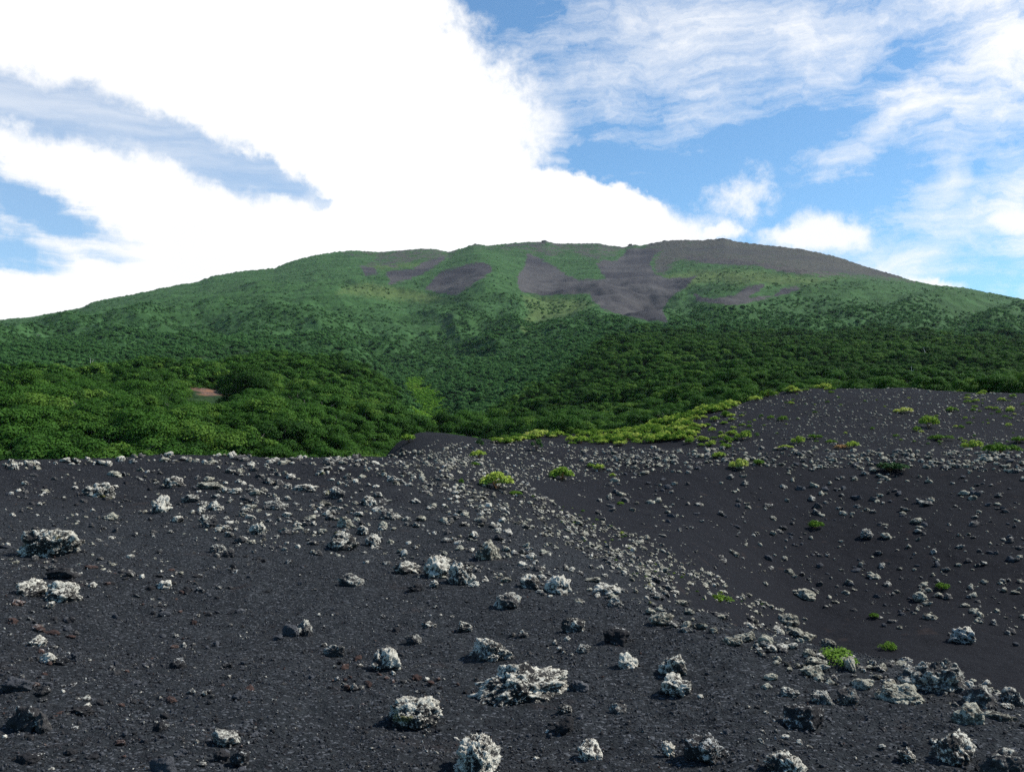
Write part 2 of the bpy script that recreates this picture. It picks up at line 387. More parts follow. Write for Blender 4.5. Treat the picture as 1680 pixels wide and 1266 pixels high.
def ash_material():
    m, t, b = new_mat('black_ash', 0.95, 0.06)
    pos = t.node('ShaderNodeNewGeometry').outputs['Position']
    dist = t.vmath('LENGTH', pos)
    grain = t.noise(pos, 70.0, 3.0, 0.7)
    mid = t.noise(pos, 9.0, 5.0, 0.6)
    big = t.noise(pos, 0.35, 4.0, 0.55)
    vor = t.node('ShaderNodeTexVoronoi'); t.put(vor.inputs['Vector'], pos); vor.inputs['Scale'].default_value = 60.0
    vc = t.node('ShaderNodeSeparateColor'); t.put(vc.inputs[0], vor.outputs['Color'])
    c = t.mix(t.mapr(mid, 0.35, 0.65), (0.0138, 0.0162, 0.0186), (0.0228, 0.0258, 0.0285))
    c = t.mix(t.math('MULTIPLY', t.mapr(big, 0.45, 0.62), 0.5), c, (0.016, 0.0172, 0.019))
    fine = t.node('ShaderNodeAttribute', attribute_name='fine').outputs['Fac']
    c = t.mix(fine, c, t.mix(t.mapr(mid, .3, .7), (0.0072, 0.0076, 0.0098), (0.0118, 0.0122, 0.0150)))
    c = t.mix(t.math('MULTIPLY', t.mapr(vc.outputs[0], 0.78, 0.98), t.math('SUBTRACT', 1.0, t.math('MULTIPLY', fine, .8))), c, (0.075, 0.080, 0.088))       # pale cinder grains
    c = t.mix(t.mapr(vc.outputs[1], 0.8, 0.98), c, (0.012, 0.012, 0.014))
    c = t.mix(t.math('MULTIPLY', t.mapr(t.noise(pos, 1.3, 4, .6), .62, .72), .5), c, (0.032, 0.024, 0.022))
    t.put(b.inputs['Base Color'], c)
    bp = t.node('ShaderNodeBump'); bp.inputs['Strength'].default_value = 0.9; bp.inputs['Distance'].default_value = 0.012
    hgt = t.math('ADD', t.math('MULTIPLY', grain, 0.8), t.math('ADD', t.math('MULTIPLY', vor.outputs['Distance'], -0.8), t.math('MULTIPLY', mid, 1.6)))
    t.put(bp.inputs['Height'], hgt)
    bp2 = t.node('ShaderNodeBump'); bp2.inputs['Strength'].default_value = 0.6; bp2.inputs['Distance'].default_value = 0.12
    t.put(bp2.inputs['Height'], t.noise(pos, 2.4, 5.0, 0.65)); t.put(bp2.inputs['Normal'], bp.outputs[0])
    t.put(b.inputs['Normal'], bp2.outputs[0])
    return m


def rock_material(name, dark, mid, lichen, cover, tint=(0.5, 0.5, 0.45), moss=0.0):
    m, t, b = new_mat(name, 0.92, 0.15)
    pos = t.node('ShaderNodeNewGeometry').outputs['Position']
    oi = t.node('ShaderNodeObjectInfo').outputs['Random']
    n1 = t.noise(pos, 6.0, 4.0, 0.6); n2 = t.noise(pos, 30.0, 5.0, 0.75); n3 = t.noise(pos, 90.0, 3.0, 0.8)
    base = t.mix(t.mapr(n1, 0.35, 0.65), dark, mid)
    base = t.mix(t.mapr(n3, 0.4, 0.7), base, tuple(x * 0.5 for x in dark))
    cav = t.node('ShaderNodeAttribute', attribute_name='cav').outputs['Fac']
    f = t.math('ADD', t.math('MULTIPLY', n1, 1.5), t.math('ADD', t.math('MULTIPLY', n2, 1.3), t.math('MULTIPLY', n3, 1.2)))
    f = t.math('ADD', f, t.math('MULTIPLY', cav, 0.55))
    f = t.math('ADD', f, t.math('MULTIPLY', t.math('SUBTRACT', oi, 0.5), 0.25))
    th = 2.57 - cover * 0.75
    lm = t.mapr(f, th - 0.16, th + 0.12)
    lc = t.mix(t.mapr(n2, 0.38, 0.6), tint, lichen)
    c = t.mix(lm, base, lc)
    if moss: c = t.mix(t.math('MULTIPLY', t.mapr(t.noise(pos, 5.0, 3, .5), 0.62, 0.70), moss), c, (0.10, 0.10, 0.03))
    t.put(b.inputs['Base Color'], c)
    bp = t.node('ShaderNodeBump'); bp.inputs['Strength'].default_value = 0.8; bp.inputs['Distance'].default_value = 0.02
    t.put(bp.inputs['Height'], t.math('ADD', n2, t.math('MULTIPLY', n3, 0.5))); t.put(b.inputs['Normal'], bp.outputs[0])
    return m


def leaf_material(name, c1, c2, c3, translucent=0.25, rough=0.55):
    m, t, b = new_mat(name, 0.7, 0.08)
    oi = t.node('ShaderNodeObjectInfo').outputs['Random']
    pos = t.node('ShaderNodeNewGeometry').outputs['Position']
    lv = t.node('ShaderNodeAttribute', attribute_name='leafvar').outputs['Fac']
    k = t.math('ADD', t.math('MULTIPLY', oi, 0.60), t.math('MULTIPLY', lv, 0.35))
    k = t.math('ADD', k, t.math('MULTIPLY', t.math('SUBTRACT', t.noise(t.node('ShaderNodeObjectInfo').outputs['Location'], 0.03, 3, .6), .5), 1.0))
    c = t.mix(t.mapr(k, 0.1, 0.6), c1, c2); c = t.mix(t.mapr(k, 0.6, 0.95), c, c3)
    t.put(b.inputs['Base Color'], c)
    if translucent:
        tr = t.node('ShaderNodeBsdfTranslucent'); t.put(tr.inputs[0], c)
        ms = t.node('ShaderNodeMixShader'); ms.inputs[0].default_value = translucent
        t.l.new(b.outputs[0], ms.inputs[1]); t.l.new(tr.outputs[0], ms.inputs[2])
        t.l.new(ms.outputs[0], t.n['Material Output'].inputs[0])
    return m


def bark_material(name, a, b_):
    m, t, b = new_mat(name, 0.9, 0.1)
    pos = t.node('ShaderNodeTexCoord').outputs['Object']
    t.put(b.inputs['Base Color'], t.mix(t.noise(t.mapping(pos, scale=(3, 3, .6)), 4.0, 4, .6), a, b_))
    return m


def hill_material():
    m, t, b = new_mat('undergrowth', 0.9, 0.1)
    pos = t.node('ShaderNodeNewGeometry').outputs['Position']
    bare = t.node('ShaderNodeAttribute', attribute_name='bare').outputs['Fac']
    lush = t.node('ShaderNodeAttribute', attribute_name='lush').outputs['Fac']
    n1 = t.noise(pos, 0.35, 5, .6)
    c = t.mix(t.mapr(n1, .35, .65), (0.012, 0.030, 0.010), (0.026, 0.055, 0.016))
    c = t.mix(lush, c, t.mix(t.mapr(n1, .4, .6), (0.055, 0.13, 0.02), (0.13, 0.20, 0.03)))
    soil = t.mix(t.mapr(t.noise(pos, 0.5, 5, .7), .4, .6), (0.20, 0.105, 0.065), (0.09, 0.065, 0.055))
    c = t.mix(bare, c, soil)
    t.put(b.inputs['Base Color'], c)
    bp = t.node('ShaderNodeBump'); bp.inputs['Distance'].default_value = 1.2; bp.inputs['Strength'].default_value = .7
    t.put(bp.inputs['Height'], t.noise(pos, 0.8, 4, .6)); t.put(b.inputs['Normal'], bp.outputs[0])
    return m


def mountain_material():
    m, t, b = new_mat('mountain_cover', 0.9, 0.1)
    pos = t.node('ShaderNodeNewGeometry').outputs['Position']
    at = lambda nm: t.node('ShaderNodeAttribute', attribute_name=nm).outputs['Fac']
    scree, rocky, yel, shrub = at('scree'), at('rocky'), at('yel'), at('shrub')
    n_s = t.noise(pos, 0.22, 5, .65); n_m = t.noise(pos, 0.045, 6, .62); n_l = t.noise(pos, 0.008, 5, .55)
    # low bamboo and alder scrub: bands that follow the slope
    band = t.noise(t.mapping(pos, rot=(0, 0, 0.15), scale=(0.012, 0.03, 0.09)), 1.0, 7, .66)
    c = t.mix(t.mapr(n_m, .36, .62), (0.022, 0.060, 0.016), (0.033, 0.082, 0.022))
    c = t.mix(t.math('MULTIPLY', t.mapr(band, .48, .60), 0.6), c, (0.050, 0.118, 0.038))
    c = t.mix(t.math('MULTIPLY', t.mapr(n_s, .56, .66), .5), c, (0.018, 0.050, 0.016))
    c = t.mix(t.math('MULTIPLY', t.mapr(t.math('ADD', yel, t.math('MULTIPLY', t.math('SUBTRACT', n_s, .5), 1.6)), .45, .95), .6), c, (0.095, 0.130, 0.040))
    sn = t.math('ADD', scree, t.math('ADD', t.math('MULTIPLY', t.math('SUBTRACT', n_m, .5), 1.4), t.math('MULTIPLY', t.math('SUBTRACT', n_s, .5), 1.1)))
    sm = t.mapr(sn, .46, .55)
    ash = t.mix(t.mapr(n_l, .4, .6), (0.034, 0.033, 0.037), (0.064, 0.061, 0.060))
    ash = t.mix(t.math('MULTIPLY', t.mapr(t.noise(pos, 0.6, 2, .6), .60, .70), .5), ash, (0.16, 0.145, 0.13))
    c = t.mix(sm, c, ash)
    rn = t.math('ADD', rocky, t.math('ADD', t.math('MULTIPLY', t.math('SUBTRACT', n_m, .5), 2.4), t.math('MULTIPLY', t.math('SUBTRACT', n_s, .5), 1.8)))
    rk = t.mix(t.mapr(n_s, .4, .62), (0.042, 0.040, 0.038), (0.084, 0.077, 0.067))
    rk = t.mix(t.math('MULTIPLY', t.mapr(n_l, .45, .6), .6), rk, (0.042, 0.038, 0.046))
    c = t.mix(t.math('MULTIPLY', t.mapr(rn, .42, .72), .92), c, rk)
    t.put(b.inputs['Base Color'], c)
    bp = t.node('ShaderNodeBump'); bp.inputs['Distance'].default_value = 4.0; bp.inputs['Strength'].default_value = .55
    t.put(bp.inputs['Height'], t.math('ADD', t.noise(pos, 0.16, 6, .7), t.math('MULTIPLY', band, 1.0))); t.put(b.inputs['Normal'], bp.outputs[0])
    return m


M_ash = ash_material()
M_hill = hill_material(); M_mtn = mountain_material()
M_rockL = rock_material('lichened_rock', (0.030, 0.029, 0.029), (0.070, 0.065, 0.060), (0.58, 0.555, 0.47), 0.64, (0.33, 0.31, 0.26))
M_rockM = rock_material('mossy_lichened_rock', (0.030, 0.030, 0.030), (0.060, 0.056, 0.05), (0.58, 0.555, 0.47), 0.60, (0.31, 0.29, 0.24), 0.9)
M_rockG = rock_material('grey_rock', (0.040, 0.040, 0.042), (0.085, 0.078, 0.072), (0.44, 0.43, 0.37), 0.42, (0.19, 0.185, 0.16))
M_rockP = rock_material('pale_rock', (0.055, 0.052, 0.043), (0.10, 0.093, 0.074), (0.40, 0.385, 0.305), 0.66, (0.20, 0.19, 0.15))
M_rockD = rock_material('dark_rock', (0.020, 0.020, 0.022), (0.040, 0.038, 0.038), (0.45, 0.45, 0.42), 0.22, (0.15, 0.15, 0.14))
M_rockS = rock_material('slate_rock', (0.045, 0.048, 0.055), (0.075, 0.078, 0.085), (0.2, 0.2, 0.2), 0.0, (0.1, 0.1, 0.1))
M_rockB = rock_material('rusty_rock', (0.050, 0.032, 0.028), (0.085, 0.050, 0.040), (0.3, 0.27, 0.25), 0.22, (0.12, 0.10, 0.09))
RM = dict(L=M_rockL, M=M_rockM, G=M_rockG, P=M_rockP, D=M_rockD, S=M_rockS, B=M_rockB)
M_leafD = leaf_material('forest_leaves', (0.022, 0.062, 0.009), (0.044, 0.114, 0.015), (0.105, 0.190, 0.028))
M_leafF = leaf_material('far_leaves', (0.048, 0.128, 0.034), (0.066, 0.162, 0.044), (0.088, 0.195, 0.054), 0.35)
M_leafV = leaf_material('valley_leaves', (0.09, 0.22, 0.02), (0.14, 0.29, 0.03), (0.24, 0.36, 0.05), 0.25)
M_leafY = leaf_material('yellow_leaves', (0.15, 0.26, 0.03), (0.34, 0.43, 0.07), (0.56, 0.57, 0.18), 0.3)
M_leafG = leaf_material('green_leaves', (0.07, 0.15, 0.015), (0.12, 0.22, 0.025), (0.20, 0.30, 0.04), 0.3)
M_leafK = leaf_material('juniper_leaves', (0.018, 0.050, 0.014), (0.03, 0.08, 0.02), (0.06, 0.12, 0.03), 0.1)
M_leafR = leaf_material('rusty_leaves', (0.30, 0.16, 0.06), (0.38, 0.24, 0.10), (0.45, 0.32, 0.16), 0.2)
M_bark = bark_material('bark', (0.10, 0.085, 0.07), (0.22, 0.20, 0.17))
M_dead = bark_material('dead_wood', (0.42, 0.40, 0.36), (0.60, 0.58, 0.54))
M_stem = bark_material('stem', (0.10, 0.06, 0.03), (0.18, 0.10, 0.05))

# ------------------------------------------------------------------ terrain sheets
R28 = math.radians(31)
az_f = np.linspace(-R28, R28, 1080); az_o = np.linspace(math.radians(31.4), math.radians(79.5), 110)
AZ = np.concatenate([-az_o[::-1], az_f, az_o])
RG, RH = 122.0, 560.0
# ash ground, a full circle round the camera
back = np.linspace(math.radians(82), math.radians(278), 80)
AZg = np.concatenate([AZ, back]); nc = len(AZg)
lr = np.concatenate([[0.02, 0.3, 0.8, 1.4, 2.0, 2.5], np.exp(np.linspace(math.log(2.9), math.log(60), 430)), np.exp(np.linspace(math.log(60), math.log(RG), 70))[1:]])
A_, R_ = np.meshgrid(AZg, lr); X, Y = R_ * np.sin(A_), R_ * np.cos(A_)
Z = land(X, Y) + near_fine(X, Y)
V = np.stack([X, Y, Z], -1).reshape(-1, 3); nr = len(lr)
i = np.arange(nr - 1)[:, None] * nc; j = np.arange(nc)[None]; j2 = (j + 1) % nc
fc = np.stack([(i + j).ravel(), (i + j2).ravel(), (i + nc + j2).ravel(), (i + nc + j).ravel()], 1)[:, ::-1]
me = np_mesh('ground', V, fc, M_ash, True)
gpx, gpy = project(X, Y, Z)
fattr(me, 'fine', np.maximum(sstep(12, 24, R_), sstep(8.5, 12, R_) * sstep(.05, .2, A_)) * (.75 + .25 * sstep(-.1, .1, A_)))
tag(link(bpy.data.objects.new('ground', me)), 'black volcanic ash slope falling into a gully', None, None, 'structure')


def sdf_poly(px, py, poly):
    """signed distance in pixels, positive inside"""
    p = np.array(poly, float); q = np.roll(p, -1, 0); d = np.full(px.shape, 1e9); ins = np.zeros(px.shape, bool)
    for (x1, y1), (x2, y2) in zip(p, q):
        ex, ey = x2 - x1, y2 - y1; t = np.clip(((px - x1) * ex + (py - y1) * ey) / (ex * ex + ey * ey), 0, 1)
        d = np.minimum(d, np.hypot(px - x1 - t * ex, py - y1 - t * ey))
        if y1 != y2: ins ^= ((y1 > py) != (y2 > py)) & (px < (x2 - x1) * (py - y1) / (y2 - y1) + x1)
    return np.where(ins, d, -d)


SCREE = [[(865,416),(884,422),(910,437),(930,452),(949,458),(987,458),(994,456),(987,449),(979,433),(990,426),(1013,426),(1025,416),(1029,408),(1059,406),(1094,406),(1074,418),(1067,433),(1074,449),(1093,456),(1131,456),(1143,452),(1124,471),(1097,490),(1086,510),(1097,529),(1067,527),(1029,519),(990,508),(973,494),(968,481),(930,483),(895,485),(855,479),(848,464),(851,450),(861,437)],
         [(781,431),(804,433),(808,445),(785,460),(762,475),(747,483),(724,481),(697,475),(709,460),(724,445),(747,439)],
         [(728,418),(731,424),(709,441),(686,452),(659,462),(638,466),(640,458),(632,449),(644,443),(678,441),(693,430),(716,422)],
         [(1139,481),(1154,489),(1173,490),(1208,483),(1223,471),(1253,466),(1253,471),(1230,487),(1269,485),(1284,473),(1307,470),(1314,473),(1303,479),(1253,492),(1204,500),(1177,498),(1143,494)],
         [(590,436),(612,438),(622,450),(600,452)],
         [(1124,418),(1166,422),(1242,428),(1300,440),(1375,447),(1310,450),(1276,445),(1242,436),(1166,433),(1124,426)]]
ROCKY = [[(1060,380),(1190,380),(1330,400),(1500,450),(1500,462),(1421,454),(1375,451),(1314,452),(1276,445),(1242,435),(1166,430),(1110,428),(1090,450),(1075,445),(1070,430),(1085,412),(1060,408)],
         [(820,385),(1060,385),(1060,408),(1030,412),(1000,424),(980,430),(940,415),(900,425),(870,415),(820,410)],
         [(640,400),(760,400),(740,425),(690,430),(650,440),(600,440),(600,428)], [(760,398),(820,396),(815,410),(775,408)],
         [(560,412),(640,408),(640,420),(560,420)]]
YEL = [[(560,468),(600,460),(660,470),(700,478),(740,488),(700,500),(640,495),(580,488),(545,485)], [(850,482),(960,487),(980,500),(940,520),(880,535),(860,560),(850,540),(865,510)],
       [(1080,450),(1150,440),(1250,440),(1300,455),(1200,462),(1110,475)], [(1130,440),(1400,455),(1330,470),(1200,470)], [(600,430),(700,428),(690,440),(600,446)]]


def clamped(sd, w): return np.clip(0.5 + sd / (2 * w), 0, 1)


def walk(px, py, r0, r1):
    for d_ in range(0, 60, 3):
        x, y, z, r = hit([px], [py + d_], r0, r1)
        if not np.isnan(r[0]): return x[0], y[0], z[0], r[0]
    return None
BC = walk(342, 640, 125, 400); print('bare', BC)
LPTS = [p for p in (walk(px, py, 150, 900) for px, py in ((712, 708), (716, 695), (712, 680), (706, 665), (696, 650), (686, 636), (678, 622))) if p]
pass
def seg_d(x, y):
    d = np.full(np.shape(x), 1e9)
    for p, q in zip(LPTS[:-1], LPTS[1:]):
        ex, ey = q[0] - p[0], q[1] - p[1]; t = np.clip(((x - p[0]) * ex + (y - p[1]) * ey) / (ex * ex + ey * ey + 1e-9), 0, 1)
        d = np.minimum(d, np.hypot(x - p[0] - t * ex, y - p[1] - t * ey))
    return d
def bare_d(x, y):
    a = math.atan2(BC[0], BC[1]); u = (x - BC[0]) * math.cos(a) - (y - BC[1]) * math.sin(a); v = (x - BC[0]) * math.sin(a) + (y - BC[1]) * math.cos(a)
    return np.hypot(u / 4.2, v / 8.0) + .6 * pnoise(x / 2.5, y / 2.5, 0.)
# forest hills
lr = np.exp(np.linspace(math.log(RG), math.log(RH), 230)); A_, R_ = np.meshgrid(AZ, lr); X, Y = R_ * np.sin(A_), R_ * np.cos(A_); Z = land(X, Y)
me = np_mesh('hills', np.stack([X, Y, Z], -1).reshape(-1, 3), grid_faces(len(lr), len(AZ))[:, ::-1], M_hill, True)
PX, PY = project(X, Y, Z)
BARE = [(312,618),(330,612),(352,618),(366,626),(362,640),(340,642),(318,634)]
LUSH = [(690,628),(712,640),(722,670),(722,700),(712,712),(700,700),(706,672),(694,650),(670,625)]
fattr(me, 'bare', sstep(1.15, .9, bare_d(X, Y))); fattr(me, 'lush', sstep(8, 4, seg_d(X, Y) + 4 * pnoise(X / 9, Y / 9, 0.)))
tag(link(bpy.data.objects.new('hills', me)), 'low wooded hills', None, None, 'structure')
# mountain
lr = np.exp(np.linspace(math.log(RH), math.log(3400), 400)); A_, R_ = np.meshgrid(AZ, lr); X, Y = R_ * np.sin(A_), R_ * np.cos(A_); Z = land(X, Y)
PX, PY = project(X, Y, Z)
scree = np.max([clamped(sdf_poly(PX, PY, p), 5.0) for p in SCREE], 0)
rocky = np.max([clamped(sdf_poly(PX, PY, p), 8.0) * (1.0 if k == 0 else .62) for k, p in enumerate(ROCKY)], 0)
yel = np.max([clamped(sdf_poly(PX, PY, p), 12.0) for p in YEL], 0)
beyond = sstep(1.0, 1.03, R_ / RC(A_)); scree = np.maximum(scree * (1 - beyond), 0); rocky = np.maximum(rocky, beyond * (np.abs(PX - 1050) < 470))
rough = sstep(0.65, 0.2, np.maximum(scree, rocky * 0.7))
rim = sstep(1450, 1900, R_) * sstep(0.93, 0.99, R_ / RC(A_))
Z = Z + rough * (1.3 * fbm(X / 7, Y / 7, 9.0, 3, .6)) + 2.2 * rim * np.abs(fbm(X / 14, Y / 40, 3.0, 4, .6)) + 0.4 * fbm(X / 6, Y / 6, 1.0, 2)
me = np_mesh('mountain', np.stack([X, Y, Z], -1).reshape(-1, 3), grid_faces(len(lr), len(AZ))[:, ::-1], M_mtn, True)
fattr(me, 'lush', sstep(8, 4, seg_d(X, Y))); fattr(me, 'scree', scree); fattr(me, 'rocky', rocky); fattr(me, 'yel', yel)
tag(link(bpy.data.objects.new('mountain', me)), 'broad green volcano with bare scree near its summit', None, None, 'structure')

# ------------------------------------------------------------------ rocks
import bmesh
_ico = {}
def ico(sub):
    if sub not in _ico:
        bm = bmesh.new(); bmesh.ops.create_icosphere(bm, subdivisions=sub, radius=1.0)
        v = np.array([x.co for x in bm.verts]); f = np.array([[w.index for w in p.verts] for p in bm.faces]); bm.free()
        _ico[sub] = (v / np.linalg.norm(v, axis=1)[:, None], f)
    return _ico[sub]


def rock_mesh(seed, sub, mat, dims=(1, 1, 1), rough=0.16, blocky=5, freq=1.0):
    """a broken lava block; dims are half sizes"""
    rs = np.random.RandomState(seed); v, f = ico(sub); o = rs.uniform(-50, 50, 3)
    d = np.ones(len(v))
    for _ in range(blocky + 4):
        nn = rs.normal(size=3); nn /= np.linalg.norm(nn); k = rs.uniform(0.55, 0.92)
        dp = v @ nn; d = np.minimum(d, np.where(dp > 0.05, k / np.maximum(dp, 0.05), 9.0))
    d = d * (1 + 0.30 * fbm(v[:, 0] * 1.3 + o[0], v[:, 1] * 1.3 + o[1], v[:, 2] * 1.3 + o[2], 2))
    p = v * d[:, None]
    s = 3.0 * freq
    b1 = fbm(p[:, 0] * s + o[1], p[:, 1] * s + o[2], p[:, 2] * s + o[0], 3, 0.55)
    b2 = np.abs(fbm(p[:, 0] * s * 2.7 + o[2], p[:, 1] * s * 2.7, p[:, 2] * s * 2.7 + o[1], 3 if sub > 3 else 2, 0.6))
    b3 = fbm(p[:, 0] * s * 6 + o[1], p[:, 1] * s * 6, p[:, 2] * s * 6, 2) if sub > 4 else 0
    disp = rough * (0.95 * b1 - 0.65 * b2 + 0.22 * b3)
    p = p * (1 + disp)[:, None]
    p = p / np.abs(p).max(0) * np.array(dims)
    me = np_mesh('rock', p, f, mat, sub < 4)
    cav = (b1 * 0.5 - b2 * 0.9 + 0.25) * 1.0 + 0.20 * (v[:, 2]) - 0.28 * (v[:, 2] < -0.35)
    fattr(me, 'cav', cav)
    return me


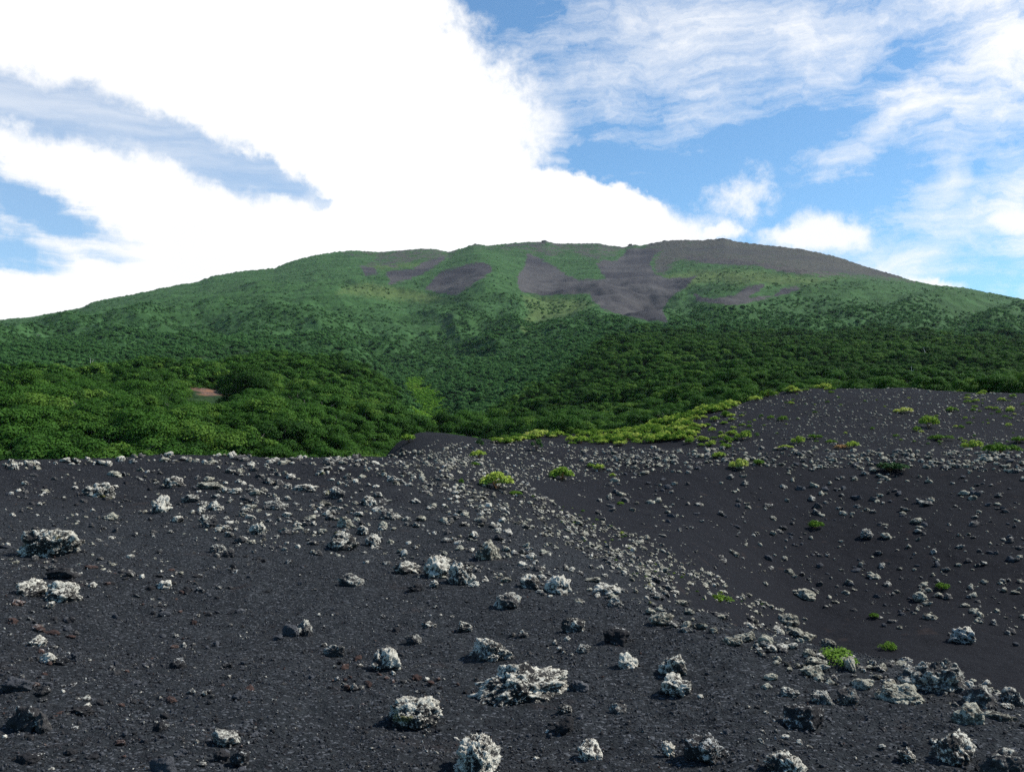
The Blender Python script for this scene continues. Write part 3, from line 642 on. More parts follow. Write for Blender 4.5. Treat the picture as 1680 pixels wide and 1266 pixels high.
# (px, base row, width px, height px, material, label)
RK = [
 (850,1158,160,76,'L','broadest white-crusted boulder, low and lumpy, in the middle foreground'),
 (681,1194,84,56,'M','blocky white boulder with a mossy notch, left below the broadest boulder'),
 (783,1276,76,66,'L','dark white-crowned boulder cut off by the bottom edge below the broadest boulder'),
 (806,1088,84,44,'L','oblong white-crusted boulder just above the broadest boulder'),
 (632,1104,48,42,'L','rounded grey boulder speckled white, alone left of the oblong white-crusted boulder'),
 (549,1077,34,24,'G','small round grey stone left of the rounded white-speckled boulder'),
 (1107,1107,50,34,'L','upper one of two round white-crusted boulders lying one above the other'),
 (1105,1142,56,38,'L','lower one of two round white-crusted boulders lying one above the other'),
 (1032,1099,34,30,'L','half dark half white stone left of the pair of round white boulders'),
 (1014,1060,44,34,'D','jet black knobbly boulder on the ash right of the triangular white stone'),
 (939,1039,38,26,'L','triangular white stone tapering to the right in open ash'),
 (858,1048,18,16,'G','small grey stone left of the triangular white stone'),
 (957,1071,24,14,'G','flat grey stone below the triangular white stone'),
 (947,1135,36,22,'S','smooth slate-dark stone touching the right end of the broadest boulder'),
 (929,1172,28,20,'L','small crooked white stone right below the broadest boulder'),
 (926,1203,34,28,'D','dark rounded stone with a white underside below the small crooked white stone'),
 (1015,1173,32,20,'G','reddish grey stone with a white cap below the pair of round boulders'),
 (968,1247,38,34,'L','two-lobed white stone near the bottom edge right of centre'),
 (1158,1250,72,44,'D','long dark stone with white ends lying diagonally near the bottom edge'),
 (1096,1238,26,20,'L','bright white stone left of the long dark diagonal stone'),
 (705,1033,26,14,'L','small oval white stone above the rounded white-speckled boulder'),
 (760,1038,28,20,'L','white-edged stone above the oblong white-crusted boulder'),
 (677,1058,28,18,'G','grey stone with a pale top under the small oval white stone'),
 (501,1047,28,30,'G','tall grey stone with white streaks beside smooth dark stones'),
 (474,1048,30,24,'S','smooth slate-dark stone left of the tall streaked grey stone'),
 (455,1052,18,12,'S','little slate-dark stone at the far left of the smooth dark stones'),
 (294,1098,28,22,'D','lone dark square stone in the open ash at lower left'),
 (62,1061,26,18,'L','small bright white stone near the left edge, above a chain of dark stones'),
 (80,1087,24,16,'L','small white stone at the head of a chain of dark stones near the left edge'),
 (101,1091,20,12,'D','middle stone in a chain of dark stones near the left edge'),
 (122,1086,22,18,'S','right end stone in a chain of dark stones near the left edge'),
 (44,1200,52,44,'D','big dark boulder half sunk in the ash at the lower left corner'),
 (68,1205,26,36,'G','upright dark stone splashed white beside the sunken dark boulder'),
 (30,1135,46,24,'S','low dark slab above the sunken dark boulder at the left edge'),
 (72,1140,22,14,'D','dark stone right of the low dark slab at the left edge'),
 (135,1172,34,14,'D','flat dark stone right of the sunken dark boulder'),
 (45,1256,44,20,'D','flat dark slab in the bottom left corner'),
 (118,1237,22,10,'D','little dark stone between the bottom left corner and the lone square stone'),
 (368,1224,46,28,'G','dark overhanging stone with a shadowed hollow under it near the bottom edge'),
 (396,1258,34,26,'D','round pitted dark stone below the overhanging stone'),
 (364,1248,26,18,'D','dark stone left of the round pitted dark stone'),
 (270,1275,42,32,'S','smooth dark stone cut off by the bottom edge at lower left'),
 (297,1242,22,16,'S','little smooth grey stone above the smooth stone cut off by the bottom edge'),
 (263,1200,26,18,'D','faint dark stone sunk in ash at lower left'),
 (103,990,50,38,'L','dome-shaped white stone below the large lichen-covered boulder at the left'),
 (48,978,46,26,'L','slanting white slab left of the dome-shaped white stone'),
 (104,952,46,26,'D','black stone between the large left boulder and the dome-shaped white stone'),
 (84,999,14,12,'L','little bright white stone just under the dome-shaped white stone'),
 (82,917,90,48,'M','large lichen-covered boulder with yellow moss at the left'),
 (162,820,44,32,'M','boulder black on its left and white on its right on the upper left slope'),
 (262,845,36,32,'L','tall white-crusted boulder on the upper left slope'),
 (290,858,20,15,'L','small dark-edged stone just right below the tall white-crusted boulder'),
 (352,840,28,18,'L','domed white stone in the cluster right of the tall white-crusted boulder'),
 (331,843,13,12,'L','smallest stone in the cluster right of the tall white-crusted boulder'),
 (314,826,30,16,'G','knobbly grey stone in the cluster right of the tall white-crusted boulder'),
 (286,802,36,20,'L','spiky white stone above the cluster on the upper left slope'),
 (345,804,44,14,'P','long low pale stone right of the spiky white stone'),
 (387,812,22,12,'L','small low white stone right of the long low pale stone'),
 (190,783,24,12,'P','smooth pale oval stone near the crest above the black and white boulder'),
 (182,854,24,13,'P','pale flat stone below the black and white boulder'),
 (24,772,18,13,'L','round white stone at the left end of the crest'),
 (49,765,15,10,'P','greenish pale stone at the left end of the crest'),
 (343,868,26,24,'G','forked grey stone below the cluster on the upper left slope'),
 (358,910,26,18,'G','dark streaked stone lying left of another like it under the forked grey stone'),
 (375,916,20,18,'G','dark stone with a white edge under the forked grey stone'),
 (268,966,24,14,'L','small white-topped stone in the open ash left of centre'),
 (214,915,14,6,'L','tiny flat white stone in the open ash at left'),
 (560,904,54,32,'L','long two-lobed white boulder at the left end of the boulder band'),
 (613,899,26,24,'L','knobbly white stone right of the long two-lobed boulder'),
 (595,880,20,18,'L','small white stone behind the knobbly stone of the boulder band'),
 (568,868,30,22,'P','smooth pale boulder above the long two-lobed boulder'),
 (604,832,28,24,'L','pale boulder with a trailing edge, high on the boulder band'),
 (635,856,28,22,'G','slanting grey boulder right of the pale boulder with the trailing edge'),
 (629,868,16,14,'P','small pale stone under the slanting grey boulder'),
 (500,808,42,14,'L','low heap of white stone on the slope above the boulder band'),
 (552,820,26,22,'G','dark streaked boulder right of the low heap of white stone'),
 (424,880,28,24,'L','white-crusted stone left of the boulder band'),
 (452,838,38,18,'G','dark grey stone between white ones above the boulder band'),
 (576,966,40,30,'G','broken grey and white stone in the ash under the boulder band'),
 (520,915,20,14,'G','small ragged stone left of the long two-lobed boulder'),
 (666,942,46,22,'L','low white boulder in the middle of the boulder band'),
 (716,950,46,40,'L','left one of two large boulders split by a dark crack'),
 (757,962,44,44,'L','right one of two large boulders split by a dark crack'),
 (683,971,26,15,'D','dark oval stone under the left cracked boulder'),
 (713,964,17,13,'L','little round white stone under the cracked boulders'),
 (803,922,48,36,'P','tall pale boulder right above the cracked boulders'),
 (778,964,18,13,'L','small white stone at the foot of the right cracked boulder'),
 (830,1002,46,38,'G','ragged grey boulder with dry grass below the boulder band'),
 (830,956,18,10,'P','smooth pale stone between the cracked boulders and the ragged grey boulder'),
 (872,968,36,26,'L','dark-sided white boulder touching the left of the large dome boulder'),
 (919,980,50,42,'L','large dome-shaped white boulder right of the centre of the boulder band'),
 (995,980,46,22,'L','long boulder with a dark left end on the boulder band'),
 (1008,996,28,18,'G','grey stone under the long boulder with a dark left end'),
 (972,955,30,10,'P','thin pale slab above the long boulder with a dark left end'),
 (1086,1026,40,22,'P','slanting pale boulder on the edge of the gully'),
 (1530,1143,100,66,'G','biggest grey boulder standing at the right above the gully'),
 (1480,1158,78,34,'P','long pale boulder lying against the left of the biggest grey boulder'),
 (1348,1158,36,30,'G','left one of two grey boulders joined side by side'),
 (1388,1160,38,32,'G','right one of two grey boulders joined side by side'),
 (1320,1198,66,46,'D','spiky black boulder with a white top throwing a dark shadow'),
 (1290,1276,66,46,'L','white-crusted boulder cut off by the bottom edge right of centre'),
 (1562,1252,62,50,'L','tall pointed white-crusted boulder near the bottom right'),
 (1485,1250,30,24,'L','small ring-like white stone left of the tall pointed boulder'),
 (1645,1275,62,48,'G','dark-topped boulder in the bottom right corner'),
 (1590,1190,48,34,'P','sloping pale boulder below the biggest grey boulder'),
 (1601,1164,54,40,'G','rounded grey boulder right of the biggest grey boulder'),
 (1578,1058,38,32,'L','lone rugged boulder standing in the gully floor at right'),
 (1664,1160,36,30,'G','grey boulder against the right edge'),
 (1640,1182,46,14,'P','low pale slab near the right edge'),
 (1312,1052,48,22,'P','long smooth pale boulder above the bright green plant mat'),
 (1290,1028,38,24,'P','striped pale boulder behind the long smooth pale boulder'),
 (1336,1092,36,16,'P','pale dark-bottomed boulder just below the green plant mat'),
 (1396,1102,20,26,'P','upright pale stone right below the green plant mat'),
 (1225,1052,38,16,'P','low domed pale boulder on the gully edge'),
 (1200,1056,34,12,'P','low pale stone left of the low domed pale boulder'),
 (1258,1060,26,18,'P','grey pale stone right of the low domed pale boulder'),
 (1358,1064,24,16,'P','pale stone peeping out behind the green plant mat'),
 (1296,1145,30,18,'G','dark-fronted stone left of the joined grey boulders'),
 (1414,1132,36,20,'P','pale stone above the joined grey boulders'),
 (1332,1110,34,18,'P','flat pale stone below the pale dark-bottomed boulder'),
 (1265,1115,22,10,'P','smooth pale pebble-like stone on the upper right ash'),
 (1258,1130,18,10,'P','second smooth pale stone below the pebble-like one'),
 (1502,858,20,10,'P','pale flat-topped stone in the middle of the far bank'),
 (1422,884,20,16,'G','knobbly grey stone on the far bank with stones strung below it'),
 (1318,982,38,16,'P','long pale stone at the foot of the far bank'),
 (1512,986,26,14,'P','domed pale stone low on the far bank at right'),
 (946,862,20,10,'P','white oval stone half way up the gully'),
 (922,858,14,7,'P','low pale stone left of the white oval stone in the gully'),
 (1046,894,18,8,'P','smooth oval stone in the gully floor'),
 (1056,903,12,7,'P','small stone just under the smooth oval stone in the gully floor'),
 (1088,940,22,12,'P','domed pale stone beside small herbs in the gully'),
 (690,746,12,7,'P','round pale stone alone on the dark hump in the middle distance'),
 (660,741,9,6,'D','small dark-sided stone alone on the dark hump in the middle distance'),
]
rnd = random.Random(5)
RKA = np.array([(a, b) for a, b, *_ in RK], float)
hx, hy, hz, hr = hit(RKA[:, 0], np.minimum(RKA[:, 1], 1276) - 0.18 * np.array([k[3] for k in RK]))
for k, (px, py, w, h, mt, lab) in enumerate(RK):
    if np.isnan(hr[k]): print('no hit', lab); continue
    r = hr[k]; s = r / F * 1.04
    a = w * s / 2 * 1.04; c = h * s / 2 * 1.24; b = (a + c) / 2 * 1.1
    big_ = w >= 44
    me = rock_mesh(100 + k, 6 if w > 70 else 5, RM[mt], (a, b, c), 0.17 if mt in 'LMG' else 0.12, 5, 1.35 if w > 60 else 1.0)
    o = link(bpy.data.objects.new('rock', me))
    o.location = (hx[k], hy[k], hz[k] + c * 0.30)
    az = math.atan2(hx[k], hy[k]); o.rotation_euler = (0, rnd.uniform(-.12, .12) + (0.5 if 'diagonal' in lab else 0), -az)
    tag(o, lab, 'boulder' if big_ else 'rock', 'rocks lying on the ash')

# ---- all the smaller stones: laid out where the photograph has them
rs = np.random.RandomState(11)
def in_poly(n_, poly, cluster=0.0, k=5, spread=18, slant=(1, 0.5)):
    p = np.array(poly, float); lo, hi = p.min(0), p.max(0); out = []
    while len(out) < n_:
        q = rs.uniform(lo, hi, (1500, 2))
        q = q[sdf_poly(q[:, 0], q[:, 1], poly) > 0]
        if cluster:
            m = q[rs.rand(len(q)) < cluster / k]
            ch = np.repeat(m, k, 0) + rs.normal(size=(len(m) * k, 1)) * spread * np.array(slant)[None] + rs.normal(size=(len(m) * k, 2)) * np.array([4, 2.0])
            q = q[rs.rand(len(q)) > cluster]; q = np.concatenate([q, ch]); rs.shuffle(q)
            q = q[sdf_poly(q[:, 0], q[:, 1], poly) > -4]
        out += list(q)
    return np.array(out)[:n_]


ZONES = [  # polygon, count, (min,max px), power, materials, cluster, slant, label, group
 ([(0,764),(60,750),(240,744),(420,748),(620,752),(620,766),(420,762),(240,760),(60,770),(0,785)], 170, (5, 20), 2.0, 'LLPG', .5, (1, .0), 'pale lichened stone on the crest of the near left ash hill', 'stones along the near crest'),
 ([(300,760),(620,748),(800,830),(960,900),(1120,975),(1060,1010),(900,975),(700,955),(560,910),(440,900),(340,880)], 1050, (3, 22), 2.4, 'LGPGM', .65, (1, .45), 'rough pale stone among the boulders of the diagonal boulder band', 'stones of the boulder band'),
 ([(1080,985),(1250,1010),(1420,1075),(1600,1110),(1680,1150),(1680,1200),(1500,1160),(1300,1110),(1180,1050),(1080,1020)], 420, (4, 26), 2.6, 'PPLG', .4, (1, .4), 'pale weathered stone on the rim where the near slope drops into the gully', 'stones on the gully rim'),
 ([(560,755),(640,745),(760,740),(860,790),(950,860),(1120,960),(1040,950),(900,880),(760,830),(640,790)], 1700, (1.6, 13), 2.6, 'LPPG', .6, (1, .5), 'small pale stone on the slope running down to the gully', 'stones on the gully side'),
 ([(880,830),(960,850),(1060,880),(1200,960),(1340,1030),(1250,1010),(1100,965),(960,890)], 700, (1.6, 13), 2.4, 'PPL', .5, (1, .35), 'pale stone lying in the gully floor', 'stones in the gully floor'),
 ([(900,745),(1280,745),(1680,745),(1680,1060),(1480,1040),(1300,980),(1120,920),(960,840)], 1900, (1.3, 17), 4.2, 'PPGGS', .65, (1, -.55), 'small grey stone on the smooth face of the far ash bank', 'stones on the far bank'),
 ([(960,734),(1280,736),(1680,742),(1680,775),(1280,768),(960,760)], 1000, (1.8, 13), 2.4, 'PPG', .3, (1, .0), 'grey stone on the upper edge of the far ash bank', 'stones on the edge of the far bank'),
 ([(700,726),(880,722),(960,734),(1100,742),(1100,775),(960,790),(860,790),(760,770),(690,745)], 1300, (1.5, 7), 2.0, 'PPL', .3, (1, .3), 'small grey stone on the low dark hump in the middle distance', 'stones on the middle hump'),
 ([(1190,650),(1300,638),(1480,636),(1680,646),(1680,738),(1480,735),(1240,732),(1100,725),(1160,690)], 2200, (1.2, 5.5), 2.0, 'PPG', .4, (1, .2), 'tiny pale stone on the far black mound', 'stones on the far mound'),
 ([(0,775),(420,765),(620,765),(520,900),(300,960),(0,960)], 800, (1.5, 14), 2.8, 'LPGDG', .5, (1, .3), 'small grey stone on the upper part of the near left slope', 'stones of the near upper slope'),
 ([(0,790),(300,770),(460,900),(700,990),(1000,1040),(1250,1110),(1680,1220),(1680,1266),(0,1266)], 800, (2, 15), 2.6, 'LGDSSD', .3, (1, .2), 'small dark cinder stone lying in the open near ash', 'stones in the near ash'),
 ([(0,930),(400,930),(420,1266),(0,1266)], 240, (5, 22), 2.4, 'DDSBG', .4, (1, .2), 'dark cinder stone sunk in the ash of the near left slope', 'dark stones of the near left slope'),
 ([(520,1070),(640,1080),(760,1120),(640,1170),(540,1150)], 34, (5, 20), 1.6, 'BBDG', .2, (1, .2), 'rusty brown stone in the reddish patch left of the blocky white boulder', 'rusty stones'),
 ([(0,940),(420,900),(560,950),(900,1010),(1250,1110),(1680,1230),(1680,1266),(0,1266)], 1500, (1.2, 4.0), 2.6, 'DSSGDL', .3, (1, .2), 'cinder fragment in the near ash', 'cinder fragments'),
]
cand = []
for poly, cnt, (s0, s1), pw, mats, cl, sl, lab, grp in ZONES:
    q = in_poly(cnt, poly, cl, 5, 16, sl)
    sz = s0 + (s1 - s0) * rs.rand(cnt) ** pw
    x, y, z, r = hit(q[:, 0], q[:, 1])
    for i in range(cnt):
        if not np.isnan(r[i]): cand.append((sz[i], x[i], y[i], z[i], r[i], mats[rs.randint(len(mats))], lab, grp))
cand.sort(key=lambda c: -c[0])
# keep clear of the hand-placed boulders and of each other
hand = np.array([(hx[k], hy[k], RK[k][2] * hr[k] / F * .5) for k in range(len(RK))])
keep, kx = [], []
for c in cand:
    rad = c[0] * c[4] / F * .5
    if (np.hypot(hand[:, 0] - c[1], hand[:, 1] - c[2]) < hand[:, 2] * 1.0 + rad * .9).any(): continue
    keep.append(c)
cand = keep
TPL = {}
for mi, mk in enumerate('LMGPDSB'):
    TPL[mk] = [rock_mesh(900 + 10 * mi + v_, 4, RM[mk], (1, .85 + .1 * (v_ % 3), .72), .15 if mk in 'LMG' else .12, 6, .8) for v_ in range(5)]
NIND = 300 - len(RK)
for c in cand[:NIND]:
    sz, x, y, z, r, mk, lab, grp = c
    if mk in 'DS' and 'pale' in lab: mk = 'P'
    R = sz * r / F * .5
    o = link(bpy.data.objects.new('rock', TPL[mk][rs.randint(5)]))
    o.location = (x, y, z + R * .18); o.rotation_euler = (rs.uniform(-.3, .3), rs.uniform(-.3, .3), rs.uniform(0, 6.28))
    o.scale = (R * rs.uniform(.95, 1.3), R * rs.uniform(.75, 1.0), R * rs.uniform(.7, 1.0))
    tag(o, lab, 'rock', grp)

# ------------------------------------------------------------------ stuff scattering (geometry nodes)
def scatter(name, P_, rot, scl, idx, templates, label):
    colc = bpy.data.collections.new(name + '_models')
    for i, t_ in enumerate(templates):
        o = bpy.data.objects.new('%s_model_%02d' % (name, i), t_); colc.objects.link(o)
    me = bpy.data.meshes.new(name); P_ = np.ascontiguousarray(P_, dtype=np.float32)
    me.vertices.add(len(P_)); me.vertices.foreach_set('co', P_.ravel())
    for nm, d in (('irot', rot), ('iscl', scl)):
        a = me.attributes.new(nm, 'FLOAT_VECTOR', 'POINT'); a.data.foreach_set('vector', np.ascontiguousarray(d, dtype=np.float32).ravel())
    a = me.attributes.new('iidx', 'INT', 'POINT'); a.data.foreach_set('value', np.ascontiguousarray(idx, dtype=np.int32))
    me.update()
    o = link(bpy.data.objects.new(name, me)); tag(o, label, None, None, 'stuff')
    g = bpy.data.node_groups.new(name + '_nodes', 'GeometryNodeTree')
    g.interface.new_socket('Geometry', in_out='INPUT', socket_type='NodeSocketGeometry')
    g.interface.new_socket('Geometry', in_out='OUTPUT', socket_type='NodeSocketGeometry')
    gi = g.nodes.new('NodeGroupInput'); go = g.nodes.new('NodeGroupOutput')
    ci_ = g.nodes.new('GeometryNodeCollectionInfo'); ci_.inputs['Collection'].default_value = colc
    ci_.inputs['Separate Children'].default_value = True; ci_.inputs['Reset Children'].default_value = True
    ip = g.nodes.new('GeometryNodeInstanceOnPoints'); ip.inputs['Pick Instance'].default_value = True
    def na(nm, ty):
        n_ = g.nodes.new('GeometryNodeInputNamedAttribute'); n_.data_type = ty; n_.inputs['Name'].default_value = nm
        return [s for s in n_.outputs if s.enabled and s.name == 'Attribute'][0]
    g.links.new(gi.outputs[0], ip.inputs['Points']); g.links.new(ci_.outputs[0], ip.inputs['Instance'])
    g.links.new(na('iidx', 'INT'), ip.inputs['Instance Index'])
    er = g.nodes.new('FunctionNodeEulerToRotation'); g.links.new(na('irot', 'FLOAT_VECTOR'), er.inputs[0]); g.links.new(er.outputs[0], ip.inputs['Rotation'])
    g.links.new(na('iscl', 'FLOAT_VECTOR'), ip.inputs['Scale'])
    g.links.new(ip.outputs[0], go.inputs[0])
    md = o.modifiers.new('scatter', 'NODES'); md.node_group = g
    return o


small, order = [], 'LMGPDSB'
for mi, mk in enumerate(order):
    small += [rock_mesh(500 + 10 * mi + v_, 3, RM[mk], (1, .85, .7), .2, 6, .6) for v_ in range(3)]
rest = cand[NIND:]
n_ = len(rest); ra = np.array([(c[1], c[2], c[3], c[0] * c[4] / F * .5) for c in rest])
scatter('scattered_stones', ra[:, :3] + np.stack([0 * ra[:, 3], 0 * ra[:, 3], ra[:, 3] * .15], 1),
        np.stack([rs.uniform(-.4, .4, n_), rs.uniform(-.4, .4, n_), rs.uniform(0, 6.28, n_)], 1),
        ra[:, 3:4] * rs.uniform(.7, 1.25, (n_, 3)), np.array([order.index(c[5]) * 3 for c in rest]) + rs.randint(0, 3, n_), small, 'small stones strewn over the black ash')
# cinder gravel close to the camera
N = 170000
r_ = 3.6 * (30 / 3.6) ** (rs.rand(N) ** .85); a_ = rs.uniform(-.62, .62, N); gx, gy = r_ * np.sin(a_), r_ * np.cos(a_)
gs = 0.0022 + 0.009 * rs.rand(N) ** 7 + 0.00035 * r_
clump = fbm(gx * 1.3, gy * 1.3, 2.0, 3); kp = (rs.rand(N) < np.clip(.65 + .6 * clump, .15, 1)) & ((r_ < 10) | (a_ < .05) | (r_ < 16) & (a_ < .1))
gx, gy, gs = gx[kp], gy[kp], gs[kp]; N = len(gx); gz = land(gx, gy) + near_fine(gx, gy)
gm = [rock_mesh(700 + i, 2, [M_rockS, M_rockD, M_rockS, M_rockD, M_rockG, M_rockB][i], (1, .8, .7), .22, 6, .6) for i in range(6)]
scatter('cinder_gravel', np.stack([gx, gy, gz + gs * .3], 1), rs.uniform(0, 6.28, (N, 3)), gs[:, None] * rs.uniform(.7, 1.3, (N, 3)),
        rs.choice(6, N, p=[.34, .16, .3, .16, .03, .01]), gm, 'coarse black cinder gravel')

# ------------------------------------------------------------------ leaves, trees, shrubs
def leaf_quads(cent, nrm, size, rs_, aspect=0.6):
    """one bent quad per leaf"""
    m_ = len(cent); t_ = np.cross(nrm, rs_.normal(size=(m_, 3))); t_ /= np.linalg.norm(t_, axis=1)[:, None] + 1e-9
    b_ = np.cross(nrm, t_); s = size[:, None]
    v = np.stack([cent - t_ * s, cent + b_ * s * aspect + nrm * s * .15, cent + t_ * s, cent - b_ * s * aspect + nrm * s * .15], 1).reshape(-1, 3)
    return v, np.arange(m_ * 4).reshape(-1, 4)


def crown_mesh(seed, h, rad, nleaf, ls, mat, base=0.25, nblob=16, flat=1.0):
    rs_ = np.random.RandomState(seed)
    th = rs_.uniform(0, 6.28, nblob); q = rs_.rand(nblob) ** .5; zc_ = rs_.rand(nblob)
    rr = rad * rs_.uniform(.7, 1.05, nblob) * q * np.sqrt(1 - .75 * zc_ ** 2) * (1 + .3 * np.sin(th * 2 + seed))
    bc = np.stack([rr * np.cos(th), rr * np.sin(th), h * (base + (1 - base) * (.12 + .72 * zc_))], 1)
    br = rad * rs_.uniform(.17, .42, nblob)
    k = rs_.choice(nblob, nleaf, p=br ** 2 / (br ** 2).sum())
    d = rs_.normal(size=(nleaf, 3)); d /= np.linalg.norm(d, axis=1)[:, None]; d[:, 2] = np.where(d[:, 2] < -.3, -d[:, 2], d[:, 2])
    c = bc[k] + d * (br[k] * (0.55 + .5 * rs_.rand(nleaf)))[:, None] * np.array([1, 1, .8 * flat])
    nn = d + rs_.normal(size=(nleaf, 3)) * .32 + np.array([0, 0, .25]); nn /= np.linalg.norm(nn, axis=1)[:, None]
    v, f = leaf_quads(c, nn, ls * rs_.uniform(.6, 1.3, nleaf), rs_)
    me = np_mesh('crown', v, f, mat)
    fattr(me, 'leafvar', np.clip(rs_.rand(nblob)[k] * .6 + rs_.rand(nleaf) * .4, 0, 1), 'FACE')
    return me


def tube(path, rad, n_=7):
    path = np.array(path, float); rings = []
    for i, p in enumerate(path):
        t_ = path[min(i + 1, len(path) - 1)] - path[max(i - 1, 0)]; t_ /= np.linalg.norm(t_)
        u = np.cross(t_, [0.3, 1, .1]); u /= np.linalg.norm(u); w_ = np.cross(t_, u)
        an = np.arange(n_) / n_ * 2 * math.pi
        rings.append(p + rad[i] * (np.cos(an)[:, None] * u + np.sin(an)[:, None] * w_))
    v = np.concatenate(rings); i = np.arange(len(path) - 1)[:, None] * n_; j = np.arange(n_)[None]; j2 = (j + 1) % n_
    return v, np.stack([(i + j).ravel(), (i + j2).ravel(), (i + n_ + j2).ravel(), (i + n_ + j).ravel()], 1)


def branching(seed, h, r0, mat, nl=5, dead=False):
    rs_ = np.random.RandomState(seed); V_, F_, off = [], [], 0
    def add(path, rad):
        nonlocal off
        v, f = tube(path, rad); V_.append(v); F_.append(f + off); off += len(v)
    kx_, ky_ = rs_.uniform(-.12, .12, 2) * h
    pt = [np.array([kx_ * t_ * t_, ky_ * math.sin(t_ * 2), h * t_]) for t_ in np.linspace(-.06, 1, 7)]
    add(pt, [r0 * (1.15 - t_) for t_ in np.linspace(0, .95, 7)])
    for i in range(nl):
        t_ = rs_.uniform(.3, .9); p = pt[int(t_ * 6)]; th = rs_.uniform(0, 6.28); L_ = h * rs_.uniform(.2, .42)
        d = np.array([math.cos(th), math.sin(th), rs_.uniform(.3, .9)])
        add([p, p + d * L_ * .5 + [0, 0, .04 * h], p + d * L_ + [0, 0, .1 * h]], [r0 * .42, r0 * .28, r0 * .08])
    return np_mesh('trunk', np.concatenate(V_), np.concatenate(F_), mat, True)


NT_ = 7
crowns = [crown_mesh(40 + i, 1.0, .50 + .06 * (i % 3), 9000, .022, M_leafD, .02, 30 + i) for i in range(NT_)]
trunks = [branching(60 + i, .78, .022, M_bark, 6) for i in range(NT_)]
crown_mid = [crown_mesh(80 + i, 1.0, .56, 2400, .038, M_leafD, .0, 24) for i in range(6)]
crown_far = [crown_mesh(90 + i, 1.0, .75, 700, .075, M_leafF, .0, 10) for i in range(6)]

def tree_spots(r0, r1, sp, jit=.8, amax=math.radians(37)):
    out = []; r = r0
    while r < r1:
        s = sp(r); n_a = int(2 * amax * r / s); a = np.linspace(-amax, amax, n_a) + rs.uniform(-jit, jit, n_a) * s / r + rs.uniform(0, s / r)
        rr = r + rs.uniform(-jit, jit, n_a) * s
        out.append(np.stack([rr * np.sin(a), rr * np.cos(a)], 1)); r += s
    return np.concatenate(out)

sp_ = tree_spots(100, 620, lambda r: 2.5 if r < 170 else (3.0 if r < 330 else 3.9))
tz = land(sp_[:, 0], sp_[:, 1]); tr_ = np.hypot(sp_[:, 0], sp_[:, 1]); ta = np.arctan2(sp_[:, 0], sp_[:, 1]); tpx, tpy = project(sp_[:, 0], sp_[:, 1], tz)
hgt = np.interp(tr_, [100, 200, 350, 620], [4.3, 4.2, 3.9, 3.8]) * rs.uniform(.5, 1.45, len(tr_))
hgt = hgt * (1 - .35 * sstep(-.05, .15, ta) * (tr_ < 330)) * (1 + .28 * fbm(sp_[:, 0] / 25, sp_[:, 1] / 25, 7.7, 2))
# visible test against the near ash
rr_ = np.exp(np.linspace(math.log(3), math.log(121), 120)); AA, RR = np.meshgrid(np.radians(np.linspace(-38, 38, 380)), rr_, indexing='ij')
horizon = ((land(RR * np.sin(AA), RR * np.cos(AA)) - EYE) / RR).max(1); hz_at = lambda a: np.interp(a, AA[:, 0], horizon)
vis = (tz + hgt * .95 - EYE) / tr_ > hz_at(ta) - .002
clear = bare_d(sp_[:, 0], sp_[:, 1]) < 1.1
ba = math.atan2(BC[0], BC[1]); los = (BC[2] - 1.0 - EYE) / BC[3]
clear |= (np.abs(ta - ba) < (5.0 + 2) / BC[3]) & (tr_ < BC[3]) & (tr_ > BC[3] * .55) & ((tz + hgt * 1.05 - EYE) / tr_ > los)
ld = seg_d(sp_[:, 0], sp_[:, 1]); hgt = np.where(ld + 5 * pnoise(sp_[:, 0] / 9, sp_[:, 1] / 9, 0.) < 5.5, hgt * .22, hgt)
LI = [tuple(np.array(p) * (1 - k / 8) + np.array(q_) * k / 8) for p, q_ in zip(LPTS[:-1], LPTS[1:]) for k in range(8)]
for p in LI:
    occ = (np.abs(ta - math.atan2(p[0], p[1])) < .0075) & (tr_ < p[3]) & (tr_ > 150) & ((tz + hgt - EYE) / tr_ > (p[2] - EYE) / p[3])
    hgt = np.where(occ, np.maximum(.3, ((p[2] - EYE) / p[3] * tr_ + EYE - tz) * 1.0), hgt)
onash = (tr_ < 120) & (ta > -.05)
okm = ~clear & ~onash & ((tr_ > 112) | (ta < 0))
hgt = np.where(clear, 0, hgt)
# hidden ones are thinned out
okm &= vis | (rs.rand(len(tr_)) < .25)
infr = (np.abs(tpx - 840) < 870)
scr = hgt / tr_ * F * np.where(vis & infr, 1, 0) * okm
top = np.argsort(-scr)[:300]; ist = np.zeros(len(tr_), bool); ist[top] = True
proto = []
for i in range(NT_):
    e = bpy.data.objects.new('broadleaf_tree', None); e.empty_display_size = .5
    proto.append((e, bpy.data.objects.new('crown', crowns[i]), bpy.data.objects.new('trunk', trunks[i])))
for c_, k in enumerate(top):
    i = rs.randint(NT_); e0, cr0, tr0 = proto[i]
    e = e0.copy(); link(e); e.location = (sp_[k, 0], sp_[k, 1], tz[k] - .1); hh = hgt[k]
    e.scale = (hh * rs.uniform(.95, 1.35),) * 2 + (hh,); e.rotation_euler = (0, 0, rs.uniform(0, 6.28))
    cc = cr0.copy(); cc.parent = e; scene.collection.objects.link(cc)
    tt = tr0.copy(); tt.parent = e; scene.collection.objects.link(tt)
    if tpx[k] < 730:
        lab = 'round-crowned green tree in the lowest belt of the left wooded hill' if tr_[k] < 150 else 'round-crowned green tree on the face of the left wooded hill'
        grp = 'trees of the left wooded hill'
    else:
        lab = 'low bushy green tree at the front of the right-hand wood behind the black mound'; grp = 'trees of the right-hand wood'
    tag(e, lab, 'tree', grp)
m2 = okm & ~ist & (hgt > .4); q = np.where(m2)[0]; n_ = len(q)
near_t = tr_[q] < 210
